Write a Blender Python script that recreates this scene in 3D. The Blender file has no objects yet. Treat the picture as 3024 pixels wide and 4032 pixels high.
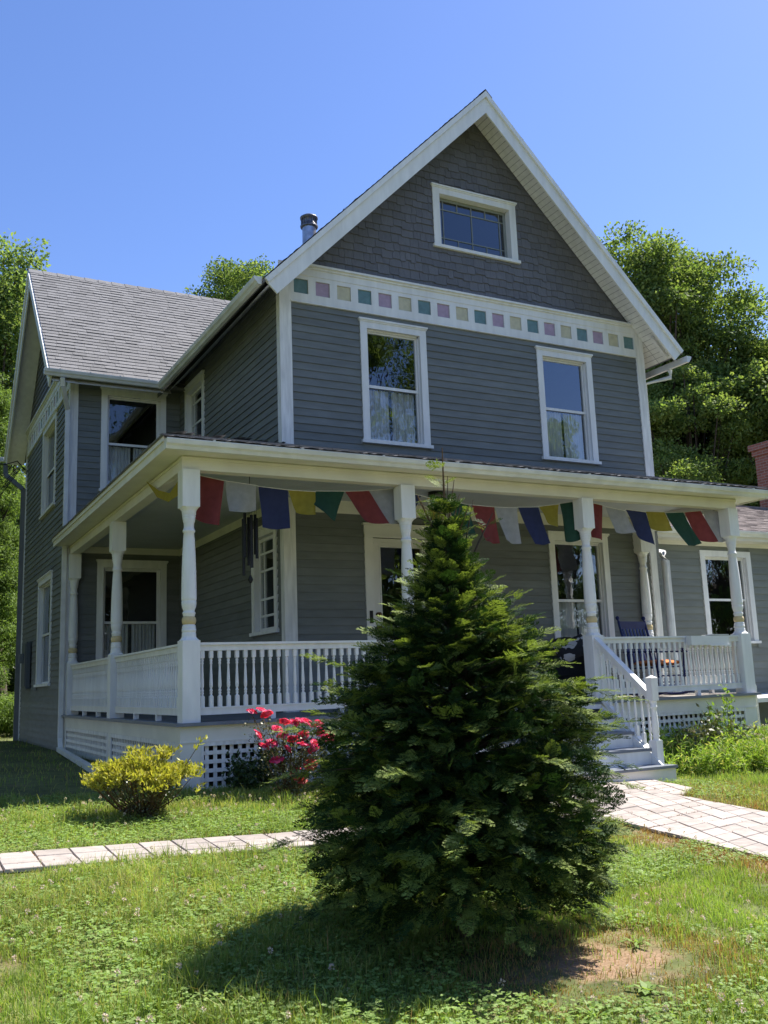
import bpy, bmesh, math, random
import numpy as np
from mathutils import Vector, Matrix

C = bpy.context.scene.collection
scene = bpy.context.scene
R = math.radians
rng = np.random.default_rng(7)
random.seed(7)

# ------------------------------------------------------------------ camera, sky, sun, exposure
CAM = Vector((-4.9425, -12.2719, 1.0510))
yaw, pitch, roll = -0.4895, 0.1781, -0.0372
fw = Vector((-math.sin(yaw)*math.cos(pitch), math.cos(yaw)*math.cos(pitch), math.sin(pitch)))
r0 = Vector((math.cos(yaw), math.sin(yaw), 0)); u0 = r0.cross(fw)
rt = r0*math.cos(roll) + u0*math.sin(roll); up = -r0*math.sin(roll) + u0*math.cos(roll)
cam = bpy.data.cameras.new('camera'); co = bpy.data.objects.new('camera', cam); C.objects.link(co)
M = Matrix((rt, up, -fw)).transposed().to_4x4(); M.translation = CAM
co.matrix_world = M
cam.sensor_fit = 'VERTICAL'; cam.sensor_height = 36; cam.sensor_width = 27
cam.lens = 3728.3/4032*36; cam.clip_start = .05; cam.clip_end = 2000
scene.camera = co

SUN = Vector((.67, .11, 1.0)).normalized()
world = bpy.data.worlds.new('World'); scene.world = world; world.use_nodes = True
nt = world.node_tree; nt.nodes.clear()
sky = nt.nodes.new('ShaderNodeTexSky'); sky.sky_type = 'NISHITA'; sky.sun_disc = False
sky.sun_elevation = math.asin(SUN.z); sky.sun_rotation = math.atan2(SUN.x, SUN.y)
sky.air_density = 1.0; sky.dust_density = .35; sky.ozone_density = 2.2; sky.altitude = 100
bg = nt.nodes.new('ShaderNodeBackground'); bg.inputs[1].default_value = .088
wo = nt.nodes.new('ShaderNodeOutputWorld')
hs = nt.nodes.new('ShaderNodeHueSaturation'); hs.inputs['Saturation'].default_value = 1.14
tn = nt.nodes.new('ShaderNodeVectorMath'); tn.operation = 'MULTIPLY'; tn.inputs[1].default_value = (1.0, .93, 1.10)
nt.links.new(sky.outputs[0], hs.inputs['Color']); nt.links.new(hs.outputs[0], tn.inputs[0]); nt.links.new(tn.outputs[0], bg.inputs[0]); nt.links.new(bg.outputs[0], wo.inputs[0])
sl = bpy.data.lights.new('sun', 'SUN'); sl.energy = 4.7; sl.angle = R(.53); sl.color = (1, .95, .86)
so = bpy.data.objects.new('sun', sl); C.objects.link(so)
so.rotation_euler = SUN.to_track_quat('Z', 'Y').to_euler(); so.location = (20, 0, 30)
scene.view_settings.view_transform = 'Standard'; scene.view_settings.look = 'None'
scene.view_settings.exposure = 1.16; scene.view_settings.gamma = 1; scene.view_settings.use_curve_mapping = False
scene.cycles.max_bounces = 8; scene.cycles.diffuse_bounces = 2; scene.cycles.glossy_bounces = 3
scene.cycles.transmission_bounces = 4; scene.cycles.transparent_max_bounces = 12
scene.cycles.caustics_reflective = False; scene.cycles.caustics_refractive = False
scene.cycles.use_denoising = True; scene.cycles.denoiser = 'OPENIMAGEDENOISE'; scene.cycles.denoising_input_passes = 'RGB_ALBEDO_NORMAL'; scene.cycles.denoising_prefilter = 'ACCURATE'; scene.cycles.sample_clamp_indirect = 4

# ------------------------------------------------------------------ materials
MATS = {}
def pmat(name, col, rough=.6, var=.08, scale=6., island=0., bump=0., bscale=40., spec=.3, metal=0., transl=0., col2=None, big=0., stretch=None):
    m = bpy.data.materials.new(name); m.use_nodes = True; t = m.node_tree; N = t.nodes; N.clear()
    L = t.links.new
    out = N.new('ShaderNodeOutputMaterial'); b = N.new('ShaderNodeBsdfPrincipled')
    b.inputs['Roughness'].default_value = rough; b.inputs['Metallic'].default_value = metal
    b.inputs['Specular IOR Level'].default_value = spec
    tc = N.new('ShaderNodeTexCoord'); src = tc.outputs['Object']
    if stretch:
        mp = N.new('ShaderNodeMapping'); mp.inputs['Scale'].default_value = stretch; L(src, mp.inputs[0]); src = mp.outputs[0]
    nz = N.new('ShaderNodeTexNoise'); nz.inputs['Scale'].default_value = scale; nz.inputs['Detail'].default_value = 6
    L(src, nz.inputs['Vector'])
    rmp = N.new('ShaderNodeMapRange'); rmp.inputs[1].default_value = .3; rmp.inputs[2].default_value = .7
    rmp.inputs[3].default_value = 1-var; rmp.inputs[4].default_value = 1+var
    L(nz.outputs['Fac'], rmp.inputs[0]); fac = rmp.outputs[0]
    c = N.new('ShaderNodeRGB'); c.outputs[0].default_value = (*col, 1); cs = c.outputs[0]
    gi = None
    if col2 is not None or island:
        gi = N.new('ShaderNodeNewGeometry')
    if col2 is not None:
        mx = N.new('ShaderNodeMix'); mx.data_type = 'RGBA'; mx.inputs[6].default_value = (*col, 1); mx.inputs[7].default_value = (*col2, 1)
        L(gi.outputs['Random Per Island'], mx.inputs[0]); cs = mx.outputs[2]
    if island:
        r2 = N.new('ShaderNodeMapRange'); r2.inputs[3].default_value = 1-island; r2.inputs[4].default_value = 1+island
        L(gi.outputs['Random Per Island'], r2.inputs[0])
        ml = N.new('ShaderNodeMath'); ml.operation = 'MULTIPLY'; L(fac, ml.inputs[0]); L(r2.outputs[0], ml.inputs[1]); fac = ml.outputs[0]
    if big:
        n2 = N.new('ShaderNodeTexNoise'); n2.inputs['Scale'].default_value = .7; n2.inputs['Detail'].default_value = 3; L(tc.outputs['Object'], n2.inputs['Vector'])
        r3 = N.new('ShaderNodeMapRange'); r3.inputs[1].default_value = .35; r3.inputs[2].default_value = .65; r3.inputs[3].default_value = 1-big; r3.inputs[4].default_value = 1+big
        L(n2.outputs['Fac'], r3.inputs[0])
        ml = N.new('ShaderNodeMath'); ml.operation = 'MULTIPLY'; L(fac, ml.inputs[0]); L(r3.outputs[0], ml.inputs[1]); fac = ml.outputs[0]
    vm = N.new('ShaderNodeVectorMath'); vm.operation = 'SCALE'; L(cs, vm.inputs[0]); L(fac, vm.inputs['Scale'])
    L(vm.outputs[0], b.inputs['Base Color'])
    if bump:
        nb = N.new('ShaderNodeTexNoise'); nb.inputs['Scale'].default_value = bscale; nb.inputs['Detail'].default_value = 4; L(src, nb.inputs['Vector'])
        bp = N.new('ShaderNodeBump'); bp.inputs['Strength'].default_value = bump; bp.inputs['Distance'].default_value = .01
        L(nb.outputs['Fac'], bp.inputs['Height']); L(bp.outputs[0], b.inputs['Normal'])
    if transl:
        tr = N.new('ShaderNodeBsdfTranslucent'); v2 = N.new('ShaderNodeVectorMath'); v2.operation = 'MULTIPLY'
        v2.inputs[1].default_value = (1.25, 1.3, .6); L(vm.outputs[0], v2.inputs[0]); L(v2.outputs[0], tr.inputs[0])
        ms = N.new('ShaderNodeMixShader'); ms.inputs[0].default_value = transl
        L(b.outputs[0], ms.inputs[1]); L(tr.outputs[0], ms.inputs[2]); L(ms.outputs[0], out.inputs[0])
    else:
        L(b.outputs[0], out.inputs[0])
    MATS[name] = m
    return m

def glassmat(name, tint, base=.10, edge=.75):
    m = bpy.data.materials.new(name); m.use_nodes = True; t = m.node_tree; N = t.nodes; N.clear(); L = t.links.new
    out = N.new('ShaderNodeOutputMaterial'); g = N.new('ShaderNodeBsdfGlossy'); g.inputs['Roughness'].default_value = .015
    g.inputs[0].default_value = (.9, .95, 1, 1)
    tc = N.new('ShaderNodeTexCoord'); nz = N.new('ShaderNodeTexNoise'); nz.inputs['Scale'].default_value = 3.; L(tc.outputs['Object'], nz.inputs['Vector'])
    bp = N.new('ShaderNodeBump'); bp.inputs['Strength'].default_value = .12; bp.inputs['Distance'].default_value = .02
    L(nz.outputs['Fac'], bp.inputs['Height']); L(bp.outputs[0], g.inputs['Normal'])
    tr = N.new('ShaderNodeBsdfTransparent'); tr.inputs[0].default_value = (*tint, 1)
    lw = N.new('ShaderNodeLayerWeight'); lw.inputs[0].default_value = .25
    mr = N.new('ShaderNodeMapRange'); mr.inputs[3].default_value = base; mr.inputs[4].default_value = edge
    L(lw.outputs['Facing'], mr.inputs[0])
    ms = N.new('ShaderNodeMixShader'); L(mr.outputs[0], ms.inputs[0]); L(tr.outputs[0], ms.inputs[1]); L(g.outputs[0], ms.inputs[2])
    L(ms.outputs[0], out.inputs[0]); MATS[name] = m
    return m

WHITE = pmat('white_paint', (.80, .80, .77), .5, .07, 2.2, bump=.05, big=.05, stretch=(5, 5, .8))
CREAM = pmat('cream_paint', (.76, .74, .66), .55, .06, 3., bump=.05, big=.06)
OLDWHITE = pmat('weathered_white_paint', (.77, .76, .72), .55, .15, 3., bump=.10, bscale=20, big=.10, stretch=(7, 7, .8))
SIDING = pmat('grey_clapboard_paint', (.170, .183, .174), .6, .12, 2.5, island=.12, bump=.12, bscale=30, big=.05, stretch=(1, 1, 6))
SIDING2 = pmat('grey_clapboard_paint_wing', (.20, .215, .19), .6, .10, 2., island=.08, bump=.12, bscale=30, big=.05, stretch=(1, 1, 6))
SHING = pmat('grey_shingle_paint', (.150, .150, .160), .65, .12, 8., island=.10, bump=.25, bscale=60, stretch=(6, 6, 1))
ROOFM = pmat('asphalt_shingle', (.185, .184, .190), .9, .14, 60., island=.13, bump=.5, bscale=200)
ROOFB = pmat('asphalt_shingle_brown', (.22, .185, .175), .9, .18, 60., island=.25, bump=.5, bscale=200)
DECKP = pmat('grey_deck_paint', (.185, .205, .24), .45, .12, 4., bump=.06)
FLOORP = pmat('sunlit_tone_deck_boards', (.34, .31, .28), .6, .2, 4., bump=.1)  # lighter, warmer deck tone with sunlight put into the colour
CEILP = pmat('ceiling_paint', (.50, .53, .54), .6, .05, 3.)
GUTTER = pmat('white_gutter_metal', (.70, .71, .69), .35, .12, 4., big=.08)
YELLOW = pmat('pale_yellow_paint', (.62, .50, .27), .5, .1, 8.)
TEAL = pmat('teal_paint', (.14, .24, .25), .5, .15, 12.)
PINK = pmat('mauve_paint', (.42, .31, .40), .5, .12, 12.)
BUTTER = pmat('butter_paint', (.56, .52, .36), .5, .12, 12.)
GALV = pmat('galvanised_metal', (.42, .45, .52), .32, .3, 9., metal=.75)
DARKM = pmat('dark_metal', (.02, .02, .022), .4, .2, 10., metal=.3)
BRASS = pmat('aged_brass', (.16, .09, .04), .4, .2, 20., metal=.7)
BRICK = None
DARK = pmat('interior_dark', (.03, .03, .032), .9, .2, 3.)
CURT = pmat('curtain_cloth', (.80, .80, .78), .9, .08, 6., transl=.25)
NAVY = pmat('navy_paint', (.012, .02, .10), .4, .15, 8.)
ORANGE = pmat('orange_cloth', (.62, .20, .06), .9, .12, 20.)
BLACKC = pmat('black_wicker', (.012, .012, .014), .6, .3, 60., bump=.6, bscale=80)
PLASTIC = pmat('clear_white_plastic', (.75, .76, .74), .25, .05, 5.)
GREYSASH = pmat('grey_sash_paint', (.26, .28, .26), .5, .08, 4.)
GLASS = glassmat('window_glass', (.84, .87, .86), .085, .75)
LEADED = glassmat('tinted_leaded_glass', (.42, .44, .44), .07, .5)
PAVER = pmat('pale_concrete_paver', (.36, .315, .285), .85, .16, 9., island=.16, bump=.25, bscale=120, big=.06)
JOINT = pmat('sandy_joint', (.38, .30, .24), .95, .3, 40.)
DRIVE = pmat('pale_gravel_drive', (.48, .42, .38), .95, .12, 8.)
BARK = pmat('bark', (.085, .065, .05), .9, .3, 12., bump=.6, bscale=18, stretch=(4, 4, 1))
STEM = pmat('reddish_stem', (.12, .07, .035), .8, .2, 30.)
GREENSTEM = pmat('green_stem', (.09, .13, .03), .7, .2, 30.)

def cloth(name, col):
    return pmat(name, col, .9, .10, 14., transl=.35)
FLAGM = {'red': cloth('red_flag_cloth', (.24, .055, .055)), 'white': cloth('white_flag_cloth', (.42, .42, .43)),
         'blue': cloth('blue_flag_cloth', (.04, .05, .125)), 'yellow': cloth('yellow_flag_cloth', (.36, .30, .05)),
         'green': cloth('green_flag_cloth', (.03, .085, .06))}
# translucency tint is meant for leaves; neutral for cloth
for _m in list(FLAGM.values())+[CURT]:
    for n in _m.node_tree.nodes:
        if n.type == 'VECT_MATH' and n.operation == 'MULTIPLY': n.inputs[1].default_value = (1.1, 1.1, 1.1)

# ------------------------------------------------------------------ object helpers
def thing(name, label, cat, loc=(0, 0, 0), group=None):
    o = bpy.data.objects.new(name, None); C.objects.link(o); o.location = loc; o.empty_display_size = .2
    o['label'] = label; o['category'] = cat
    if group: o['group'] = group
    return o
def tag(o, label=None, cat=None, group=None, kind=None):
    if label: o['label'] = label
    if cat: o['category'] = cat
    if group: o['group'] = group
    if kind: o['kind'] = kind
    return o
def link(name, me, mats, parent=None):
    o = bpy.data.objects.new(name, me); C.objects.link(o)
    for m in (mats if isinstance(mats, (list, tuple)) else [mats]): me.materials.append(m)
    if parent is not None:
        o.parent = parent
        p = parent; off = Vector((0, 0, 0))
        while p is not None: off += p.location; p = p.parent
        o.location = -off                     # part meshes are written in world coordinates
    return o

class MB:
    """collects shapes for one mesh; xf maps local (a, t, z) to the world"""
    def __init__(s, xf=None): s.v = []; s.f = []; s.mi = []; s.sm = []; s.xf = xf or (lambda a, t, z: (a, t, z)); s.cur = 0; s.smooth = False
    def add(s, vs, fs):
        b = len(s.v); s.v += [s.xf(*p) for p in vs]
        for f in fs: s.f.append([b+i for i in f]); s.mi.append(s.cur); s.sm.append(s.smooth)
    def box(s, x0, x1, y0, y1, z0, z1):
        s.add([(x0,y0,z0),(x1,y0,z0),(x1,y1,z0),(x0,y1,z0),(x0,y0,z1),(x1,y0,z1),(x1,y1,z1),(x0,y1,z1)],
              [(0,3,2,1),(4,5,6,7),(0,1,5,4),(1,2,6,5),(2,3,7,6),(3,0,4,7)])
    def quad(s, *p): s.add(p, [tuple(range(len(p)))])
    def prism(s, poly, d0, d1, axis='y'):
        """poly: 2D points; extruded along axis between d0 and d1"""
        n = len(poly)
        def mk(p, d): return (p[0], d, p[1]) if axis == 'y' else ((d, p[0], p[1]) if axis == 'x' else (p[0], p[1], d))
        s.add([mk(p, d0) for p in poly]+[mk(p, d1) for p in poly],
              [tuple(range(n)), tuple(range(2*n-1, n-1, -1))]+[(i, (i+1) % n, n+(i+1) % n, n+i) for i in range(n)])
    def beam(s, p, q, w, h, upv=(0, 0, 1)):
        p, q = Vector(p), Vector(q); d = (q-p).normalized(); sd = d.cross(Vector(upv))
        if sd.length < 1e-4: sd = d.cross(Vector((1, 0, 0)))
        sd.normalize(); u = sd.cross(d)
        vs = [tuple(e+sd*a*w/2+u*b*h/2) for e in (p, q) for a, b in ((-1,-1),(1,-1),(1,1),(-1,1))]
        s.add(vs, [(3,2,1,0),(4,5,6,7),(0,1,5,4),(1,2,6,5),(2,3,7,6),(3,0,4,7)])
    def lathe(s, cx, cy, prof, n=20, cap=True):
        sm = s.smooth; s.smooth = True
        b = [(cx+r*math.cos(2*math.pi*i/n), cy+r*math.sin(2*math.pi*i/n), z) for r, z in prof for i in range(n)]
        fs = [(k*n+i, k*n+(i+1) % n, (k+1)*n+(i+1) % n, (k+1)*n+i) for k in range(len(prof)-1) for i in range(n)]
        s.add(b, fs); s.smooth = False
        if cap:
            m = len(prof)
            s.add(b[:n], [tuple(range(n-1, -1, -1))]); s.add(b[(m-1)*n:], [tuple(range(n))])
        s.smooth = sm
    def tube(s, pts, rad, n=8):
        pts = [Vector(p) for p in pts]; k = len(pts); rad = rad if isinstance(rad, (list, tuple)) else [rad]*k
        vs = []; pr = None
        for i, p in enumerate(pts):
            d = (pts[min(i+1, k-1)]-pts[max(i-1, 0)]).normalized()
            a = d.cross(Vector((0, 0, 1))) if abs(d.z) < .95 else d.cross(Vector((0, 1, 0)))
            a.normalize(); b2 = a.cross(d)
            vs += [tuple(p+(a*math.cos(2*math.pi*j/n)+b2*math.sin(2*math.pi*j/n))*rad[i]) for j in range(n)]
        sm = s.smooth; s.smooth = True
        s.add(vs, [(i*n+j, i*n+(j+1) % n, (i+1)*n+(j+1) % n, (i+1)*n+j) for i in range(k-1) for j in range(n)])
        s.smooth = sm
        s.add(vs[:n], [tuple(range(n))]); s.add(vs[-n:], [tuple(range(n-1, -1, -1))])
    def build(s, name, mats, parent=None, recalc=True):
        me = bpy.data.meshes.new(name); me.from_pydata(s.v, [], s.f)
        me.polygons.foreach_set('material_index', s.mi); me.polygons.foreach_set('use_smooth', s.sm)
        if recalc:
            bm = bmesh.new(); bm.from_mesh(me); bmesh.ops.recalc_face_normals(bm, faces=bm.faces); bm.to_mesh(me); bm.free()
        me.update()
        return link(name, me, mats, parent)

def fast(name, V, nper, mats, parent=None, mi=None, smooth=False):
    """V: (faces*nper) x 3 array of unshared corners (numpy)"""
    V = np.ascontiguousarray(V, dtype=np.float32).reshape(-1, 3); nv = len(V); nf = nv//nper
    me = bpy.data.meshes.new(name); me.vertices.add(nv); me.vertices.foreach_set('co', V.ravel())
    me.loops.add(nv); me.loops.foreach_set('vertex_index', np.arange(nv, dtype=np.int32))
    me.polygons.add(nf); me.polygons.foreach_set('loop_start', np.arange(nf, dtype=np.int32)*nper)
    try: me.polygons.foreach_set('loop_total', np.full(nf, nper, dtype=np.int32))
    except Exception: pass
    me.update(calc_edges=True); me.validate()
    o = link(name, me, mats, parent)
    if mi is not None: me.polygons.foreach_set('material_index', np.asarray(mi, dtype=np.int32))
    return o

def nrm(a): return a/np.maximum(np.linalg.norm(a, axis=-1, keepdims=True), 1e-9)
def leaves(P, D, Nn, L, Wd, fold=.0):
    """rhombic leaf quads: base P, long axis D, normal Nn"""
    D = nrm(D); S = nrm(np.cross(D, Nn)); U = np.cross(S, D)
    L = np.asarray(L)[:, None]; Wd = np.asarray(Wd)[:, None]
    mid = P+D*L*.45
    return np.stack([P, mid+S*Wd*.5+U*fold*Wd, P+D*L, mid-S*Wd*.5+U*fold*Wd], 1)

def gz(x, y):
    x = np.clip(x, -8, 12); y = np.minimum(y, -1.0)
    return -.035*(x+2.09)+.05*(y+2.06)
GZ = lambda x, y: float(gz(np.float64(x), np.float64(y)))

# ------------------------------------------------------------------ ground, paths
PATH_A = [(-14, -5.34), (2.0, -5.34), (2.0, -4.78), (-14, -4.78)]                                       # walk along the house
PATH_B = [(1.0, -3.20), (3.42, -3.20), (3.33, -3.98), (2.72, -4.40), (2.72, -5.6), (2.6, -9), (2.9, -14), (.9, -14), (.9, -9), (.98, -5.7)]
def in_poly(x, y, poly):
    ins = np.zeros(x.shape, bool); n = len(poly)
    for i in range(n):
        x0, y0 = poly[i]; x1, y1 = poly[(i+1) % n]
        c = ((y0 > y) != (y1 > y)) & (x < (x1-x0)*(y-y0)/((y1-y0)+1e-12)+x0)
        ins ^= c
    return ins
gx = np.concatenate([[-400, -200, -100, -60, -30, -20], np.arange(-14, 16.1, .5), [20, 30, 60, 100, 200, 400]])
gy = np.concatenate([[-400, -200, -100, -60, -30, -20], np.arange(-14, 6.1, .5), [10, 20, 30, 60, 100, 200, 400]])
XX, YY = np.meshgrid(gx, gy); ZZ = gz(XX, YY)
gv = np.stack([XX, YY, ZZ], -1).reshape(-1, 3); nx = len(gx)
gf = [(j*nx+i, j*nx+i+1, (j+1)*nx+i+1, (j+1)*nx+i) for j in range(len(gy)-1) for i in range(nx-1)]
me = bpy.data.meshes.new('ground'); me.from_pydata([tuple(p) for p in gv], [], gf); me.update()
GROUND = pmat('soil_and_thatch', (.10, .115, .035), .95, .35, 9., bump=.6, bscale=60, big=.25)
def soilmix():
    t = GROUND.node_tree; N = t.nodes; L = t.links.new
    # bare reddish earth patches showing between the grass
    b = [n for n in N if n.type == 'BSDF_PRINCIPLED'][0]; old = b.inputs['Base Color'].links[0].from_socket
    tc = N.new('ShaderNodeTexCoord'); nz = N.new('ShaderNodeTexNoise'); nz.inputs['Scale'].default_value = 1.1; nz.inputs['Detail'].default_value = 5
    L(tc.outputs['Object'], nz.inputs['Vector']); mr = N.new('ShaderNodeMapRange'); mr.inputs[1].default_value = .58; mr.inputs[2].default_value = .72
    L(nz.outputs['Fac'], mr.inputs[0]); mx = N.new('ShaderNodeMix'); mx.data_type = 'RGBA'; L(mr.outputs[0], mx.inputs[0]); L(old, mx.inputs[6])
    n2 = N.new('ShaderNodeTexNoise'); n2.inputs['Scale'].default_value = 60; L(tc.outputs['Object'], n2.inputs['Vector'])
    cr = N.new('ShaderNodeValToRGB'); cr.color_ramp.elements[0].color = (.12, .07, .04, 1); cr.color_ramp.elements[1].color = (.40, .27, .17, 1); L(n2.outputs['Fac'], cr.inputs[0])
    L(cr.outputs[0], mx.inputs[7])
    # the worn patch of bare earth beside the conifer and the dry strip along the front walk
    def blot(prev, cx, cy, sx, sy, amp, edge):
        mp = N.new('ShaderNodeMapping'); mp.vector_type = 'POINT'; mp.inputs['Location'].default_value = (-cx/sx, -cy/sy, 0); mp.inputs['Scale'].default_value = (1/sx, 1/sy, 0); L(tc.outputs['Object'], mp.inputs[0])
        ln = N.new('ShaderNodeVectorMath'); ln.operation = 'LENGTH'; L(mp.outputs[0], ln.inputs[0])
        n3 = N.new('ShaderNodeTexNoise'); n3.inputs['Scale'].default_value = 5; n3.inputs['Detail'].default_value = 5; L(tc.outputs['Object'], n3.inputs['Vector'])
        ad = N.new('ShaderNodeMath'); ad.operation = 'MULTIPLY_ADD'; ad.inputs[1].default_value = 2.0; L(n3.outputs['Fac'], ad.inputs[0]); L(ln.outputs['Value'], ad.inputs[2])
        m4 = N.new('ShaderNodeMapRange'); m4.inputs[1].default_value = edge; m4.inputs[2].default_value = edge+.5; m4.inputs[3].default_value = amp; m4.inputs[4].default_value = 0; L(ad.outputs[0], m4.inputs[0])
        m5 = N.new('ShaderNodeMix'); m5.data_type = 'RGBA'; L(m4.outputs[0], m5.inputs[0]); L(prev, m5.inputs[6]); L(cr.outputs[0], m5.inputs[7]); return m5.outputs[2]
    s = blot(mx.outputs[2], -1.75, -8.42, .50, .30, .95, 1.5)
    s = blot(s, .75, -7.6, .45, 2.2, .9, 1.4)
    L(s, b.inputs['Base Color'])
soilmix()
tag(link('ground', me, GROUND), 'grassy front yard sloping gently down from the house', 'ground', kind='structure')

def clip_poly(poly, clip):
    """Sutherland-Hodgman against a convex counter-clockwise polygon"""
    out = poly
    for i in range(len(clip)):
        ax, ay = clip[i]; bx, by = clip[(i+1) % len(clip)]
        inp = out; out = []
        if not inp: break
        sd = lambda p: (bx-ax)*(p[1]-ay)-(by-ay)*(p[0]-ax)
        for k in range(len(inp)):
            p, q = inp[k-1], inp[k]; sp, sq = sd(p), sd(q)
            if sq >= 0:
                if sp < 0: t = sp/(sp-sq); out.append((p[0]+t*(q[0]-p[0]), p[1]+t*(q[1]-p[1])))
                out.append(q)
            elif sp >= 0: t = sp/(sp-sq); out.append((p[0]+t*(q[0]-p[0]), p[1]+t*(q[1]-p[1])))
    return out
def pavers(name, poly, clips, org, ax, ay, du, dv, label, gap=.011):
    base = MB(); base.add([(x, y, GZ(x, y)+.020) for x, y in poly], [tuple(range(len(poly)))])
    m = MB(); ax = Vector((*ax, 0)).normalized(); ay = Vector((*ay, 0)).normalized()
    n = 60
    for j in range(-n, n):
        off = random.uniform(0, du) if False else 0
        for i in range(-n, n):
            o = Vector((*org, 0))+ax*(i*du+off)+ay*(j*dv)
            q = [o+ax*gap+ay*gap, o+ax*(du-gap)+ay*gap, o+ax*(du-gap)+ay*(dv-gap), o+ax*gap+ay*(dv-gap)]
            jz = random.uniform(-.003, .004)
            q = [(p.x+random.uniform(-.003, .003), p.y+random.uniform(-.003, .003)) for p in q]
            if not any(-14 < p[0] < 5 and -14 < p[1] < -3 for p in q): continue
            for cl in clips:
                c = clip_poly(q, cl)
                if len(c) < 3: continue
                k = len(c)
                cx = sum(p[0] for p in c)/k; cy = sum(p[1] for p in c)/k
                top = [(p[0]+(cx-p[0])*.03, p[1]+(cy-p[1])*.03) for p in c]
                vs = [(p[0], p[1], GZ(*p)+.008) for p in c]+[(p[0], p[1], GZ(*p)+.026+jz) for p in c]+[(p[0], p[1], GZ(*p)+.031+jz) for p in top]
                fs = [(a+r*k, (a+1) % k+r*k, (a+1) % k+(r+1)*k, a+(r+1)*k) for r in (0, 1) for a in range(k)]+[tuple(range(2*k, 3*k))]
                m.add(vs, fs)
    nb = len(base.v)
    m.cur = 1; m.add(base.v, base.f)
    o = m.build(name, [PAVER, JOINT]); tag(o, label, 'path', kind='structure')
pavers('path', [(-14, -5.34), (1.0, -5.34), (1.0, -4.78), (-14, -4.78)], [[(-14, -5.34), (1.0, -5.34), (1.0, -4.78), (-14, -4.78)]], (-4.16, -5.38), (1, 0), (0, 1), .25, .20, 'narrow pale paver walk running along in front of the house', gap=.005)
CB = [[(.98, -5.7), (2.72, -5.7), (2.72, -4.3), (.98, -4.3)], [(1.0, -4.3), (2.86, -4.3), (3.33, -3.98), (3.40, -3.20), (1.0, -3.20)],
      [(.9, -9), (2.6, -9), (2.72, -5.7), (.98, -5.7)], [(.9, -14), (2.9, -14), (2.6, -9), (.9, -9)]]
pavers('path', PATH_B, CB, (1.0, -3.3), (.96, .27), (-.34, -.94), .30, .225, 'wide pale paver front walk leading to the porch steps', gap=.0055)
m = MB(); m.add([(x, y, GZ(x, y)+.01) for x, y in ((-14, 17.8), (14, 20.5), (14, 32), (-14, 28))], [(0, 1, 2, 3)])
tag(m.build('driveway', DRIVE), 'pale sunlit driveway behind the left end of the house', 'driveway', kind='structure')
# ------------------------------------------------------------------ house
house = thing('house', 'two-storey grey clapboard house with steep shingled front gable and coloured squares', 'house', (0, 0, 0))
FY = lambda p: (lambda a, t, z: (a, p-t, z))      # wall in a plane y = p, outside towards the viewer
FX = lambda p: (lambda a, t, z: (p-t, a, z))      # wall in a plane x = p, outside to the left
W_, D_, L_ = 7.0, 5.32, 2.05
EXPO = .117

def spans(a0, a1, cuts):
    res = [(a0, a1)]
    for c0, c1 in cuts:
        nr = []
        for s, e in res:
            if c1 <= s or c0 >= e: nr.append((s, e)); continue
            if c0 > s: nr.append((s, c0))
            if c1 < e: nr.append((c1, e))
        res = nr
    return [r for r in res if r[1]-r[0] > .004]
def clap(m, a0, a1, z0, z1, ops=(), expo=EXPO):
    z = z0
    while z < z1-.01:
        zt = min(z+expo, z1)
        cuts = [(o[0], o[1]) for o in ops if o[2] < zt-.02 and o[3] > z+.02]
        for s, e in spans(a0, a1, cuts):
            # boards are butted end to end at a random joint now and then
            parts = [(s, e)]
            if e-s > 2.5 and random.random() < .8:
                j = random.uniform(s+.8, e-.8); parts = [(s, j-.0015), (j+.0015, e)]
            for s2, e2 in parts:
                tb = .021+random.uniform(-.002, .002)
                m.add([(s2, tb, z), (e2, tb, z), (e2, .004, zt+.012), (s2, .004, zt+.012), (s2, -.01, z), (e2, -.01, z)],
                      [(0, 1, 2, 3), (4, 5, 1, 0)])
        z = zt
def backing(m, a0, a1, z0, z1, ops, t0=-.12, t1=-.004):
    zs = sorted({z0, z1, *[o[2] for o in ops if z0 < o[2] < z1], *[o[3] for o in ops if z0 < o[3] < z1]})
    for za, zb in zip(zs, zs[1:]):
        for s, e in spans(a0, a1, [(o[0], o[1]) for o in ops if o[2] < zb-1e-4 and o[3] > za+1e-4]):
            m.box(s, e, t0, t1, za, zb)

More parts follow.
